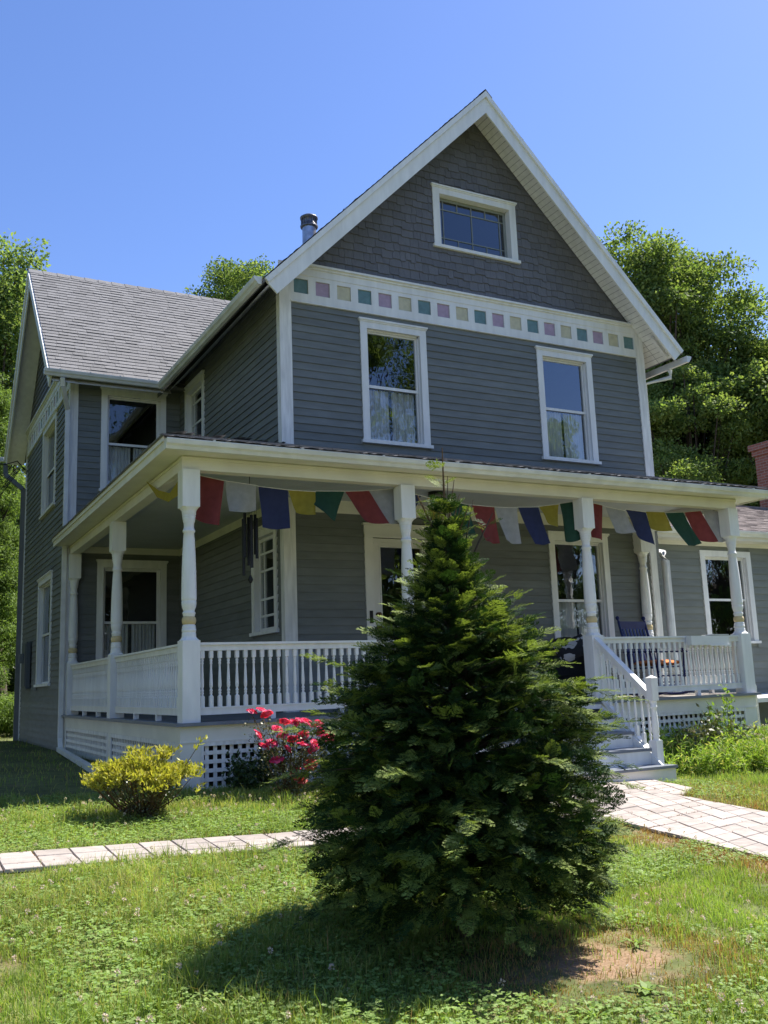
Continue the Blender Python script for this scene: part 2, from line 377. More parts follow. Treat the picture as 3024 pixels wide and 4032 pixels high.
def window(xf, a0, a1, z0, z1, cw=.115, style='sash', curtain=True, cap=True, label=None, sashmat=None, glass=None, dep=.055, mount=None):
    """a0..z1: outer edges of the casing"""
    m = MB(xf); hd = .15
    m.box(a0, a0+cw, 0, .034, z0+.05, z1-hd); m.box(a1-cw, a1, 0, .034, z0+.05, z1-hd)
    m.box(a0, a1, 0, .034, z1-hd, z1-.028)
    if cap: m.box(a0-.025, a1+.025, -.0, .062, z1-.028, z1); m.box(a0-.012, a1+.012, 0, .046, z1-.05, z1-.0281)
    m.box(a0-.03, a1+.03, 0, .065, z0, z0+.05)
    i0, i1, j0, j1 = a0+cw, a1-cw, z0+.05, z1-hd
    # jamb box
    m.box(i0-.012, i0, -.11, -.0001, j0, j1); m.box(i1, i1+.012, -.11, -.0001, j0, j1); m.box(i0-.012, i1+.012, -.11, -.0001, j1, j1+.012); m.box(i0-.012, i1+.012, -.11, -.0001, j0-.012, j0)
    w = m.build('window', sashmat or WHITE, mount or house)
    if label: w['label'] = label
    g = glass or GLASS; f = MB(xf); p = MB(xf); fr = .045; t = -dep
    def frame(x0, x1, y0, y1, tt, fw=fr):
        f.box(x0, x0+fw, tt-.035, tt, y0, y1); f.box(x1-fw, x1, tt-.035, tt, y0, y1)
        f.box(x0+fw, x1-fw, tt-.035, tt, y0, y0+fw); f.box(x0+fw, x1-fw, tt-.035, tt, y1-fw, y1)
    if style == 'sash':
        zm = j0+(j1-j0)*.485
        f.box(i0, i0+.022, t, t+.03, j0, j1); f.box(i1-.022, i1, t, t+.03, j0, j1); f.box(i0, i1, t, t+.03, j1-.022, j1)
        frame(i0+.004, i1-.004, zm-.012, j1-.004, t-.001); frame(i0+.004, i1-.004, j0+.004, zm+.03, t-.012, .042)
        p.quad((i0+.04, t-.018, zm+.02), (i1-.04, t-.018, zm+.02), (i1-.04, t-.018, j1-.04), (i0+.04, t-.018, j1-.04))
        p.quad((i0+.04, t-.030, j0+.04), (i1-.04, t-.030, j0+.04), (i1-.04, t-.030, zm), (i0+.04, t-.030, zm))
    else:
        frame(i0+.004, i1-.004, j0+.004, j1-.004, t, .05)
        b = .11*(1 if style == 'grid' else 1.0); x0, x1, y0, y1 = i0+.054, i1-.054, j0+.054, j1-.054; mw = .016
        if style == 'leaded':
            vs, hs = [x0+.08, x1-.08], [y0+.15, y1-.15]
            for x in vs: f.box(x-mw/2, x+mw/2, t-.028, t-.006, y0, y1)
            xm = (x0+x1)/2; f.box(xm-mw/2, xm+mw/2, t-.0275, t-.0065, y0, y1)
            for q in (.25, .75):
                xq = x0+.08+(x1-x0-.16)*q
                f.box(xq-mw/2, xq+mw/2, t-.027, t-.007, y0, y0+.15); f.box(xq-mw/2, xq+mw/2, t-.027, t-.007, y1-.15, y1)
            for y in hs: f.box(x0, x1, t-.026, t-.0055, y-mw/2, y+mw/2)
        else:
            vs, hs = [x0+.14, x1-.14], [y0+.18, y0+(y1-y0)*.33, y0+(y1-y0)*.66, y1-.18]
            for x in vs: f.box(x-mw, x+mw, t-.028, t-.006, y0, y1)
            for y in hs: f.box(x0, x1, t-.027, t-.007, y-mw, y+mw)
        p.quad((x0-.01, t-.018, y0-.01), (x1+.01, t-.018, y0-.01), (x1+.01, t-.018, y1+.01), (x0-.01, t-.018, y1+.01))
    f.build('sash', GREYSASH if style == 'leaded' else (sashmat or WHITE), w); p.build('pane', g, w, recalc=False)
    if curtain:
        c = MB(xf); c.smooth = True; n = 60; zt = j0+(j1-j0)*.48; halves = [(i0+.03, i0+(i1-i0)*.47), (i0+(i1-i0)*.53, i1-.05)]
        for h0, h1 in halves:
            ph = random.uniform(0, 6)
            vs = [(h0+(h1-h0)*k/n, -.16+.018*math.sin(k*.75+ph)+.01*math.sin(k*.31), z) for z in (j0-.02, zt) for k in range(n+1)]
            c.add(vs, [(k, k+1, n+2+k, n+1+k) for k in range(n)])
        c.build('curtain', CURT, w, recalc=False)
    return w
def opening(a0, a1, z0, z1, cw=.115): return (a0+cw-.012, a1-cw+.012, z0+.038, z1-.138)

# rectangles of casings on each wall (a0, a1, z0, z1)
W1 = (1.286, 2.447, 4.588, 6.561); W2 = (4.615, 5.79, 4.588, 6.561); AT = (2.70, 4.36, 7.998, 9.114)
PW = (4.60, 5.84, 1.27, 3.388); DR = (1.235, 2.50, .70, 3.37)
full = lambda r: (r[0]+.02, r[1]-.02, r[2]+.01, r[3]-.01)

# front wall, clapboards
m = MB(FY(0)); ops = [full(r) for r in (W1, W2, PW, DR)]
clap(m, .15, 6.86, .70, 6.66, ops); clap(m, 6.862, 7.0, .2, 3.7)
backing(m, -.0, 7.0, .0, 6.95, [opening(*W1), opening(*W2), opening(*PW), (DR[0]+.12, DR[1]-.12, .70, DR[3]-.16)])
m.build('wall', SIDING, house, recalc=False)['label'] = 'front wall of grey clapboards'
# gable, staggered shingles clipped to the roof line
RZ = lambda x: 10.69-1.0128*abs(x-3.5)
tri = [(.02, 7.24), (6.98, 7.24), (3.5, 10.60)]
m = MB(FY(0)); ao = full(AT)
z = 7.24; row = 0
while z < 10.5:
    x = .0+random.uniform(-.1, 0); h = .138
    while x < 7:
        w = random.choice([.10, .13, .16, .19, .22]) + random.uniform(-.01, .01)
        st = random.choice([0, 0, -.012, .016, -.02]); zb, zt = z+st, z+h+.035
        q = [(x+.0022, zb), (x+w-.0022, zb), (x+w-.0022, zt), (x+.0022, zt)]
        x += w
        pcs = [q]
        if q[1][0] > ao[0] and q[0][0] < ao[1] and zt > ao[2] and zb < ao[3]:
            pcs = []
            for c in ([(0, 0), (ao[0], 0), (ao[0], 20), (0, 20)], [(ao[1], 0), (8, 0), (8, 20), (ao[1], 20)], [(ao[0], 0), (ao[1], 0), (ao[1], ao[2]), (ao[0], ao[2])], [(ao[0], ao[3]), (ao[1], ao[3]), (ao[1], 20), (ao[0], 20)]):
                k = clip_poly(q, c)
                if len(k) > 2: pcs.append(k)
        for k in pcs:
            k = clip_poly(k, tri)
            if len(k) < 3: continue
            t = lambda zz: .026-.020*(zz-zb)/(zt-zb)
            n = len(k)
            m.add([(p[0], t(p[1]), p[1]) for p in k]+[(p[0], -.003, p[1]) for p in k], [tuple(range(n))]+[(i, (i+1) % n, n+(i+1) % n, n+i) for i in range(n)])
    z += h; row += 1
o_ = opening(*AT)
def tribacking(m, zlo, apex, x0, x1, hole):
    zs = [zlo]+([hole[2], hole[3]] if hole else [])+[apex]
    slope = lambda zz: ((x1-x0)/2)*(apex-zz)/(apex-zlo)
    cx = (x0+x1)/2
    for i in range(len(zs)-1):
        za, zb = zs[i], zs[i+1]; ha, hb = slope(za), slope(zb)
        if hole and i == 1:
            m.prism([(cx-ha, za), (hole[0], za), (hole[0], zb), (cx-hb, zb)], -.12, -.006); m.prism([(hole[1], za), (cx+ha, za), (cx+hb, zb), (hole[1], zb)], -.12, -.006)
        else: m.prism([(cx-ha, za), (cx+ha, za), (cx+hb, zb), (cx-hb, zb)] if hb > .01 else [(cx-ha, za), (cx+ha, za), (cx, zb)], -.12, -.006)
tribacking(m, 6.96, 10.52, 0.0, 7.0, o_)
m.build('gable', SHING, house, recalc=False)['label'] = 'front gable wall of staggered grey shingles'

# frieze with coloured squares
def frieze(xf, a0, a1, z0, z1, first, pitch, n, cols=('teal', 'pink', 'butter'), parent=house):
    m = MB(xf); sq = .232; zl, zh = z0+.128, z0+.355
    edges = [(first+i*pitch, first+i*pitch+sq) for i in range(n)]
    m.box(a0, a1, 0, .030, z0, zl); m.box(a0, a1, 0, .030, zh, z1-.20)
    for s, e in spans(a0, a1, edges): m.box(s, e, 0, .030, zl, zh)
    m.box(a0, a1, 0, .040, z1-.20, z1-.09); m.box(a0, a1, 0, .062, z1-.09, z1-.055); m.box(a0, a1, 0, .095, z1-.055, z1-.025)
    m.add([(a0, .095, z1-.025), (a1, .095, z1-.025), (a1, .0, z1+.02), (a0, .0, z1+.02)], [(0, 1, 2, 3)])
    m.box(a0, a1, 0, .045, z0-.022, z0)
    f = m.build('frieze_board', WHITE, parent)
    mm = {'teal': TEAL, 'pink': PINK, 'butter': BUTTER}
    for i, (s, e) in enumerate(edges):
        q = MB(xf); q.box(s+.004, e-.004, 0, .012, zl+.004, zh-.004)
        k = cols[i % 3]; o = q.build('frieze_panel', mm[k], f); o['label'] = {'teal': 'dark teal painted square', 'pink': 'mauve painted square', 'butter': 'pale yellow painted square'}[k]
frieze(FY(0), .15, 6.86, 6.667, 7.287, .205, .3545, 19)

def corner(name, *boxes):
    m = MB()
    for b in boxes: m.box(*b)
    return m.build(name, OLDWHITE, house)
corner('corner_board', (-.030, .155, -.034, -.001, .70, 7.26), (-.030, -.001, -.001, .10, .70, 6.98))
corner('corner_board', (6.845, 7.03, -.034, -.001, 3.72, 7.26), (7.001, 7.03, -.001, .12, 3.72, 6.98))
corner('corner_board', (6.762, 6.90, -.05, -.001, .70, 3.66))

w = window(FY(0), *W1, label='left upper front window with trees mirrored in it'); w = window(FY(0), *W2, label='right upper front window with sky mirrored in it')
window(FY(0), *AT, style='leaded', curtain=False, glass=LEADED, dep=.09, cw=.13, label='small wide attic window with leaded panes')
window(FY(0), *PW, label='tall porch window right of the door')

# left side wall of the main block
SW_UP = (3.70, 4.90, 4.70, 6.74); SW_LO = (.26, 1.30, 1.80, 3.40)
m = MB(FX(0)); clap(m, .10, 5.32, .70, 7.02, [full(SW_UP), full(SW_LO)]); backing(m, -.0, 5.32, 0, 7.05, [opening(*SW_UP), opening(*SW_LO)], t0=-.12)
m.build('wall', SIDING, house, recalc=False)['label'] = 'left side wall of grey clapboards'
window(FX(0), *SW_UP, style='grid', curtain=False); window(FX(0), *SW_LO, style='grid', curtain=False, label='narrow side window with a grid of small panes')
# wing, front wall
WW_UP = (-1.51, -.285, 4.72, 6.73); WW_LO = (-1.535, -.262, 1.30, 3.45)
m = MB(FY(D_)); clap(m, -1.93, -.01, .70, 6.95, [full(WW_UP), full(WW_LO)]); backing(m, -2.05, 0, 0, 7.05, [opening(*WW_UP), opening(*WW_LO)])
m.build('wall', SIDING, house, recalc=False)['label'] = 'front wall of the left wing'
window(FY(D_), *WW_UP); window(FY(D_), *WW_LO, curtain=True)
# wing, end wall facing left
ZU = (6.85, 8.62, 4.72, 6.68); ZL = (6.92, 8.70, 1.22, 3.44)
m = MB(FX(-L_)); clap(m, 5.46, 11.15, .1, 6.66, [full(ZU), full(ZL)]); backing(m, 5.32, 11.3, -.3, 6.95, [opening(*ZU), opening(*ZL)])
m.build('wall', SIDING, house, recalc=False)['label'] = 'left end wall of the wing'
window(FX(-L_), *ZU, curtain=False); window(FX(-L_), *ZL, curtain=False)
frieze(FX(-L_), 5.46, 11.2, 6.667, 7.287, 5.62, .3545, 15)
m = MB(FX(-L_)); z = 7.24
RW = lambda y: 10.15-1.0*abs(y-8.3)
while z < 9.95:
    h = .138; y0, y1 = 8.3-(10.02-z), 8.3+(10.02-z)
    y = y0
    while y < y1:
        w = random.uniform(.1, .22); e = min(y+w-.004, y1)
        if e > y: m.add([(y, .026, z), (e, .026, z), (e, .006, z+h+.02), (y, .006, z+h+.02), (y, -.003, z), (e, -.003, z)], [(0, 1, 2, 3), (4, 5, 1, 0)])
        y += w
    z += h
tribacking(m, 6.96, 9.98, 5.32, 11.3, None)
m.build('gable', SHING, house, recalc=False)['label'] = 'shingled gable of the left wing'
m = MB(); m.box(-2.08, -1.93, 5.286, 5.319, .05, 6.95); m.box(-2.08, -2.051, 5.319, 5.45, .05, 6.95); m.build('corner_board', OLDWHITE, house)
m = MB(); m.box(-2.08, -2.051, 11.15, 11.33, .0, 6.95); m.build('corner_board', OLDWHITE, house)
# closed back of the house so that no daylight falls through the rooms
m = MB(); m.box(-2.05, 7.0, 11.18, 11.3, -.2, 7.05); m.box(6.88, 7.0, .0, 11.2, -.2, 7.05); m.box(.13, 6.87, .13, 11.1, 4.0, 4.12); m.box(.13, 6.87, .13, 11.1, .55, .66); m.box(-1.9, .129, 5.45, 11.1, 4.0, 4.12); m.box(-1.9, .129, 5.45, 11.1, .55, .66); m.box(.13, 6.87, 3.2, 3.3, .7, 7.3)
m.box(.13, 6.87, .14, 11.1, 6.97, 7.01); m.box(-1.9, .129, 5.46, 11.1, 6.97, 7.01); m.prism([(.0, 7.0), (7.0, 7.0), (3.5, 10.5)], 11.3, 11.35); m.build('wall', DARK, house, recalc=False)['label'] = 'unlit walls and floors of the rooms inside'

# roofs: courses of separate shingles on a deck
def shingled(m, P0, along, upslope, length, height, expo=.14, keep=None):
    """P0 eave corner; along, upslope unit vectors"""
    P0, a, u = Vector(P0), Vector(along).normalized(), Vector(upslope).normalized(); n = a.cross(u)
    if n.z < 0: n = -n
    k = 0; s = 0.
    while s < height-.01:
        e = min(s+expo+.03, height); x = -random.uniform(0, .3)
        while x < length:
            w = random.uniform(.14, .34); x0, x1 = max(x, 0), min(x+w-.003, length); x += w
            if x1-x0 < .01: continue
            lift = random.choice([.015, .015, .020]) + random.uniform(0, .003)
            bt = s-random.choice([0, 0, .004])
            c = P0+a*((x0+x1)/2)+u*((s+e)/2)
            if keep and not keep(c): continue
            q = [P0+a*x0+u*bt+n*lift, P0+a*x1+u*bt+n*lift, P0+a*x1+u*e+n*.003, P0+a*x0+u*e+n*.003, P0+a*x0+u*bt, P0+a*x1+u*bt]
            m.add([tuple(p) for p in q], [(0, 1, 2, 3), (4, 5, 1, 0)])
        s += expo
S2 = math.sqrt(.5)
OV = .548; EX, EZ = -.457, 6.682; AX, AZ = 3.5, 10.69
m = MB()
sl_ = Vector((AX-EX, 0, AZ-EZ)); ln = sl_.length
shingled(m, (EX, -OV-.02, EZ), (0, 1, 0), sl_, 12.4, ln); shingled(m, (2*AX-EX, -OV-.02, EZ), (0, 1, 0), (-sl_.x, 0, sl_.z), 12.4, ln)
t = .15
for sgn in (1, -1):
    mx = lambda x: AX+sgn*(x-AX)
    m.prism([(mx(EX), EZ-.002), (mx(AX), AZ-.002), (mx(AX), AZ-.06), (mx(EX), EZ-.06)], -OV, 11.8)
for i in range(42): # ridge caps
    y0 = -OV-.03+i*.295
    for sgn in (1, -1): m.add([(AX, y0, AZ+.028), (AX, y0+.31, AZ+.018), (AX+sgn*.13, y0+.31, AZ-.112), (AX+sgn*.13, y0, AZ-.102)], [(0, 1, 2, 3)])
roof = m.build('roof', ROOFM, house, recalc=False); roof['label'] = 'steep main roof of dark asphalt shingles'
# wing roof
WE, WZ, RY, RZW = 4.84, 6.74, 8.3, 10.17
m = MB(); us = Vector((0, RY-WE, RZW-WZ)); lw_ = us.length
keep = lambda c: c.z > 6.682+(c.x+.457)*1.0128-.25
shingled(m, (-2.50, WE, WZ), (1, 0, 0), us, 6.2, lw_, keep=keep); shingled(m, (-2.50, 2*RY-WE, WZ), (1, 0, 0), (0, -us.y, us.z), 6.2, lw_, keep=keep)
m.prism([(WE, WZ-.004), (RY, RZW-.004), (2*RY-WE, WZ-.004), (2*RY-WE, WZ-.06), (RY, RZW-.06), (WE, WZ-.06)], -2.49, .3, axis='x')
for i in range(20):
    x0 = -2.52+i*.295
    for sgn in (1, -1): m.add([(x0, RY, RZW+.03), (x0+.31, RY, RZW+.018), (x0+.31, RY+sgn*.13, RZW-.11), (x0, RY+sgn*.13, RZW-.10)], [(0, 1, 2, 3)])
m.build('roof', ROOFM, house, recalc=False)['label'] = 'shingled roof of the left wing, catching the sun'

# soffits of narrow boards under the overhangs
m = MB()
nrmv = Vector((-sl_.z, 0, sl_.x)).normalized()
for sgn in (1, -1):
    k = 0
    while k*.098 < ln-.05:
        s0, s1 = k*.098+.003, min(k*.098+.095, ln-.02); k += 1
        P = lambda s, y, d: (AX+sgn*(EX+sl_.x/ln*s-AX) + sgn*(-nrmv.x*d)*1.0, y, EZ+sl_.z/ln*s-nrmv.z*d)
        m.add([P(s0, -OV+.03, .10), P(s1, -OV+.03, .10), P(s1, -.035, .10), P(s0, -.035, .10)], [(0, 1, 2, 3)])
    for s in np.arange(.0, .62, .098): # eave soffit along the side
        P = lambda s, y: (AX+sgn*(EX+sl_.x/ln*s-AX)+sgn*(-nrmv.x*.102), y, EZ+sl_.z/ln*s-nrmv.z*.102)
        yy = 4.8 if sgn == 1 else 11.7
        m.add([P(s+.003, -.03), P(s+.095, -.03), P(s+.095, yy), P(s+.003, yy)], [(0, 1, 2, 3)])
m.build('soffit', WHITE, house, recalc=False)
# barge boards
def barge(m, E, A, y0, y1, wd=.27):
    E, A = Vector((E[0], 0, E[1])), Vector((A[0], 0, A[1])); d = (A-E).normalized(); n = Vector((d.z, 0, -d.x))
    if n.z > 0: n = -n
    # vertical mitre at the apex
    vh = wd/abs(n.z)
    m.prism([(E.x, E.z), (A.x, A.z), (A.x, A.z-vh), (E.x+n.x*wd, E.z+n.z*wd)], y0, y1)
    vh2 = .075/abs(n.z)
    m.prism([(E.x, E.z), (A.x, A.z), (A.x, A.z-vh2), (E.x+n.x*.075, E.z+n.z*.075)], y0-.035, y0-.002)
for sgn in (1, -1):
    m = MB(); mx = lambda x: AX+sgn*(x-AX)
    barge(m, (mx(EX), EZ-.006), (AX, AZ-.006), -OV-.002, -OV+.03); m.build('barge_board', WHITE, house)
m = MB(FX(0)); m.xf = lambda x, y, z: (-2.502+(y), x, z)
for sgn in (1, -1):
    my = lambda y: RY+sgn*(y-RY)
    barge(m, (my(WE), WZ-.008), (RY, RZW-.008), 0, .03)
m.build('barge_board', WHITE, house)
m = MB()
for sgn in (1, -1):
    my = lambda y: RY+sgn*(y-RY)
    m.quad((-2.47, my(WE)+.0, WZ-.14), (-2.47, RY, RZW-.14), (-2.07, RY, RZW-.14), (-2.07, my(WE), WZ-.14))
m.quad((-2.45, WE+.02, WZ-.14), (-.3, WE+.02, WZ-.14), (-.3, 5.33, WZ+.32), (-2.45, 5.33, WZ+.32))
m.build('soffit', WHITE, house, recalc=False)
# eave bracket on the right
m = MB(); m.beam((7.02, -.30, 6.98), (7.34, -.30, 6.64), .06, .10); m.build('bracket', WHITE, house)

def gutter(p, q, out, parent, name='gutter', mat=GUTTER, hangers=0):
    """K-style gutter along p-q (top inner edge); out = outward horizontal direction"""
    p, q, o = Vector(p), Vector(q), Vector(out)
    prof = [(0, 0), (0, -.11), (.055, -.11), (.075, -.075), (.10, -.055), (.115, -.012), (.115, 0), (.104, 0), (.104, -.012), (.068, -.07), (.05, -.10), (.006, -.10), (.006, 0)]
    m = MB(); k = len(prof)
    vs = [tuple(e+o*a+Vector((0, 0, b))) for e in (p, q) for a, b in prof]
    m.add(vs, [(i, (i+1) % k, k+(i+1) % k, k+i) for i in range(k)])
    for e in (p, q):
        cap = [(0, 0), (0, -.11), (.055, -.11), (.075, -.075), (.10, -.055), (.115, -.012), (.115, 0)]
        m.add([tuple(e+o*a+Vector((0, 0, b))) for a, b in cap], [tuple(range(len(cap)))])
    for h in range(hangers):
        c = p.lerp(q, (h+.5)/hangers)+Vector((0, 0, .006)); m.beam(c-o*.03, c+o*.118, .025, .012)
    return m.build(name, mat, parent)
gutter((EX-.02, -.50, EZ+.035), (EX-.02, 4.80, EZ+.075), (-1, 0, 0), house, hangers=6)
gutter((-2.62, WE-.015, WZ+.05), (-.50, WE-.015, WZ+.035), (0, -1, 0), house, hangers=4)
gutter((2*AX-EX+.02, -.62, EZ-.11), (2*AX-EX+.02, 11.5, EZ-.05), (1, 0, 0), house)
def pipe(name, pts, w, parent, mat=GUTTER, rnd=False):
    m = MB()
    if rnd: m.tube(pts, w/2, 12)
    else:
        for a, b in zip(pts, pts[1:]): m.beam(a, b, w, w*.8, upv=(0, 1, 0) if abs(Vector(b).z-Vector(a).z) > .3 else (0, 0, 1))
    return m.build(name, mat, parent)
pipe('downspout', [(7.52, -.15, 6.45), (7.52, -.15, 6.32), (7.12, .1, 6.22), (7.10, .1, 4.0)], .085, house, rnd=True)
pipe('downspout', [(7.26, .34, 3.16), (7.245, .16, 3.12), (7.24, .10, 2.98), (7.24, .10, .0)], .15, house, rnd=True)
pipe('downspout', [(-2.3, 4.78, 6.66), (-2.28, 4.85, 6.52), (-2.13, 5.22, 6.2), (-2.13, 5.22, .30), (-2.14, 5.1, .12)], .075, house)
pipe('downspout', [(-2.5, 11.7, 6.6), (-2.5, 11.6, 6.3), (-2.13, 11.28, 5.9), (-2.13, 11.28, 0)], .10, house, mat=pmat('grey_pipe', (.16, .17, .17), .5))
pipe('drain_pipe', [(-2.16, 5.1, .13), (-2.50, .30, .10)], .085, house)
gutter((-2.62, 2*RY-WE+.01, WZ+.04), (0, 2*RY-WE+.01, WZ+.04), (0, 1, 0), house)
# stove pipe through the left roof slope
fx, fy = 1.95, 3.3; fz = RZ(fx)
m = MB(); m.lathe(fx, fy, [(.135, fz-.3), (.135, fz+.62)], 20); flue = m.build('flue_pipe', GALV, house)
m = MB(); m.lathe(fx, fy, [(.165, fz+.60), (.175, fz+.63), (.142, fz+.65), (.142, fz+.77), (.172, fz+.78), (.172, fz+.81), (.11, fz+.85), (.02, fz+.865)], 20)
for i in range(16):
    a = i*math.pi/8; m.beam((fx+.15*math.cos(a), fy+.15*math.sin(a), fz+.635), (fx+.15*math.cos(a), fy+.15*math.sin(a), fz+.78), .012, .012)
m.build('flue_cap', pmat('weathered_cap_metal', (.17, .17, .19), .4, .3, 12., metal=.6), flue)
m = MB(); m.lathe(fx, fy, [(.30, fz-.28), (.18, fz+.06), (.14, fz+.09)], 20); m.build('flashing', DARKM, flue)

# front door
xf = FY(0); a0, a1, z0, z1 = DR
m = MB(xf); m.box(a0, a0+.135, 0, .036, z0, z1-.17); m.box(a1-.135, a1, 0, .036, z0, z1-.17); m.box(a0, a1, 0, .036, z1-.17, z1-.03); m.box(a0-.03, a1+.03, 0, .07, z1-.03, z1); m.box(a0, a1, 0, .05, z1-.21, z1-.1701)
m.box(a0+.135, a0+.15, -.08, .02, z0, z1-.21); m.box(a1-.15, a1-.135, -.08, .02, z0, z1-.21)
dfr = m.build('door_frame', CREAM, house)
i0, i1, zt = a0+.15, a1-.15, z1-.215
m = MB(xf); gl = (i0+.13, i1-.13, 1.86, zt-.13)
m.box(i0, gl[0], -.07, -.02, z0, zt); m.box(gl[1], i1, -.07, -.02, z0, zt); m.box(gl[0], gl[1], -.07, -.02, z0, gl[2]); m.box(gl[0], gl[1], -.07, -.02, gl[3], zt)
for x0, x1, y0, y1 in ((gl[0], gl[1], gl[3], gl[3]+.02), (gl[0], gl[1], gl[2]-.02, gl[2]), (gl[0]-.02, gl[0], gl[2]-.02, gl[3]+.02), (gl[1], gl[1]+.02, gl[2]-.02, gl[3]+.02)): m.box(x0, x1, -.02, -.008, y0, y1)
m.box(i0+.02, i1-.02, -.02, -.012, zt-.075, zt-.062)
for x0, x1 in ((gl[0], (gl[0]+gl[1])/2-.04), ((gl[0]+gl[1])/2+.04, gl[1])):
    for b in ((x0, x1, .86, .88), (x0, x1, 1.62, 1.64), (x0, x0+.02, .88, 1.62), (x1-.02, x1, .88, 1.62)): m.box(b[0], b[1], -.02, -.01, b[2], b[3])
door = m.build('door', CREAM, house); door['label'] = 'cream front door with one large pane'
m = MB(xf); m.quad((gl[0], -.045, gl[2]), (gl[1], -.045, gl[2]), (gl[1], -.045, gl[3]), (gl[0], -.045, gl[3])); m.build('pane', GLASS, door, recalc=False)
for zz, rr in ((1.83, .036), (2.03, .03)):
    m = MB(); n = 14
    m.xf = lambda x, y, z: (x, z, y)
    m.lathe(i0+.055, zz, [(rr*1.1, -.012), (rr*1.1, .018), (rr*.5, .0)], n); m.xf = lambda x, y, z: (x, -z, y)
    m.lathe(i0+.055, zz, [(.012, -.012), (.012, .03), (rr, .04), (rr, .06), (rr*.6, .075)], n); m.build('handle' if zz < 2 else 'lock', BRASS, door)
m = MB(xf); m.box(a0+.045, a0+.095, .036, .05, 1.90, 2.08); m.build('doorbell', DARKM, dfr)
m = MB(); m.box(-2.17, -2.09, 9.5, 10.2, 1.2, 2.2); m.box(-2.19, -2.17, 9.55, 10.15, 1.25, 2.15); m.lathe(-2.2, 9.85, [(.09, 1.75), (.09, 1.95)], 14); m.build('meter_box', pmat('grey_box_paint', (.10, .115, .12), .5), house)

# right wing, one storey
RY0 = 1.2
RWN = (9.22, 10.62, 1.55, 3.42)
m = MB(FY(RY0)); clap(m, 7.02, 15.5, .25, 3.47, [full(RWN)], expo=.135); backing(m, 7.0, 15.5, -.4, 3.7, [opening(*RWN, .125)])
m.box(7.0, 15.5, -.1, .005, -.4, .25)
m.build('wall', SIDING2, house, recalc=False)['label'] = 'front wall of the low right wing'
window(FY(RY0), *RWN, curtain=False, cw=.125, cap=False, label='window of the low right wing')
m = MB(FY(RY0)); m.box(7.0, 15.5, 0, .03, 3.48, 3.56); m.box(7.0, 15.5, 0, .33, 3.56, 3.585); m.box(7.0, 15.6, .33, .35, 3.56, 3.70); m.build('fascia', CREAM, house)
gutter((7.05, RY0-.355, 3.74), (15.6, RY0-.355, 3.74), (0, -1, 0), house)
m = MB(); us = Vector((0, 3.3, 1.30)); shingled(m, (7.02, RY0-.40, 3.73), (1, 0, 0), us, 9.0, us.length)
m.prism([(RY0-.40, 3.725), (4.1, 5.025), (7.6, 3.7), (7.6, 3.6), (4.1, 4.93), (RY0-.40, 3.65)], 7.01, 16, axis='x')
m.box(7.0, 16.0, 4.04, 4.20, 5.02, 5.06)
m.build('roof', ROOFB, house, recalc=False)['label'] = 'low sunlit brown roof of the right wing'
m = MB(); m.box(7.01, 15.5, RY0+.1, RY0+.13, -.3, 0); m.box(15.4, 15.5, RY0, 7.2, -.4, 3.7); m.box(7.0, 15.5, 7.1, 7.2, -.4, 3.7); m.box(7.01, 15.4, RY0+2.2, RY0+2.3, -.3, 3.9); m.build('wall', DARK, house, recalc=False)
# brick chimney
BRICK = bpy.data.materials.new('red_brick'); BRICK.use_nodes = True
_t = BRICK.node_tree; _b = _t.nodes['Principled BSDF']; _b.inputs['Roughness'].default_value = .9
_tc = _t.nodes.new('ShaderNodeTexCoord'); _sx = _t.nodes.new('ShaderNodeSeparateXYZ'); _cx = _t.nodes.new('ShaderNodeCombineXYZ'); _ad = _t.nodes.new('ShaderNodeMath')
_t.links.new(_tc.outputs['Object'], _sx.inputs[0]); _t.links.new(_sx.outputs[0], _ad.inputs[0]); _t.links.new(_sx.outputs[1], _ad.inputs[1]); _t.links.new(_ad.outputs[0], _cx.inputs[0]); _t.links.new(_sx.outputs[2], _cx.inputs[1])
_br = _t.nodes.new('ShaderNodeTexBrick'); _br.inputs['Scale'].default_value = 1; _br.inputs['Brick Width'].default_value = .21; _br.inputs['Row Height'].default_value = .072; _br.inputs['Mortar Size'].default_value = .008
_br.inputs['Color1'].default_value = (.22, .085, .06, 1); _br.inputs['Color2'].default_value = (.30, .12, .09, 1); _br.inputs['Mortar'].default_value = (.30, .25, .22, 1)
_t.links.new(_cx.outputs[0], _br.inputs['Vector']); _t.links.new(_br.outputs[0], _b.inputs['Base Color'])
_bp = _t.nodes.new('ShaderNodeBump'); _bp.inputs['Distance'].default_value = .01; _bp.inputs['Strength'].default_value = .6; _t.links.new(_br.outputs['Fac'], _bp.inputs['Height']); _bp.invert = True; _t.links.new(_bp.outputs[0], _b.inputs['Normal'])
m = MB(); m.box(15.4, 16.2, 4.1, 4.8, 4.7, 6.60); m.box(15.35, 16.25, 4.05, 4.85, 6.60, 6.75); m.box(15.29, 16.31, 3.99, 4.91, 6.75, 6.91); m.build('chimney', BRICK, house)
m = MB(); m.box(11.2, 11.45, RY0-.09, RY0-.022, .62, 1.0); m.build('outlet_box', pmat('box_grey', (.30, .31, .29), .5), house)
# ------------------------------------------------------------------ front porch
porch = thing('front_porch', 'white wrap-around porch with turned posts, railings and lattice skirt', 'porch', (0, 0, 0))
PF, QX, RX, FZ = -2.06, -2.09, 6.75, .698
CZ = 3.68; EG = 3.76
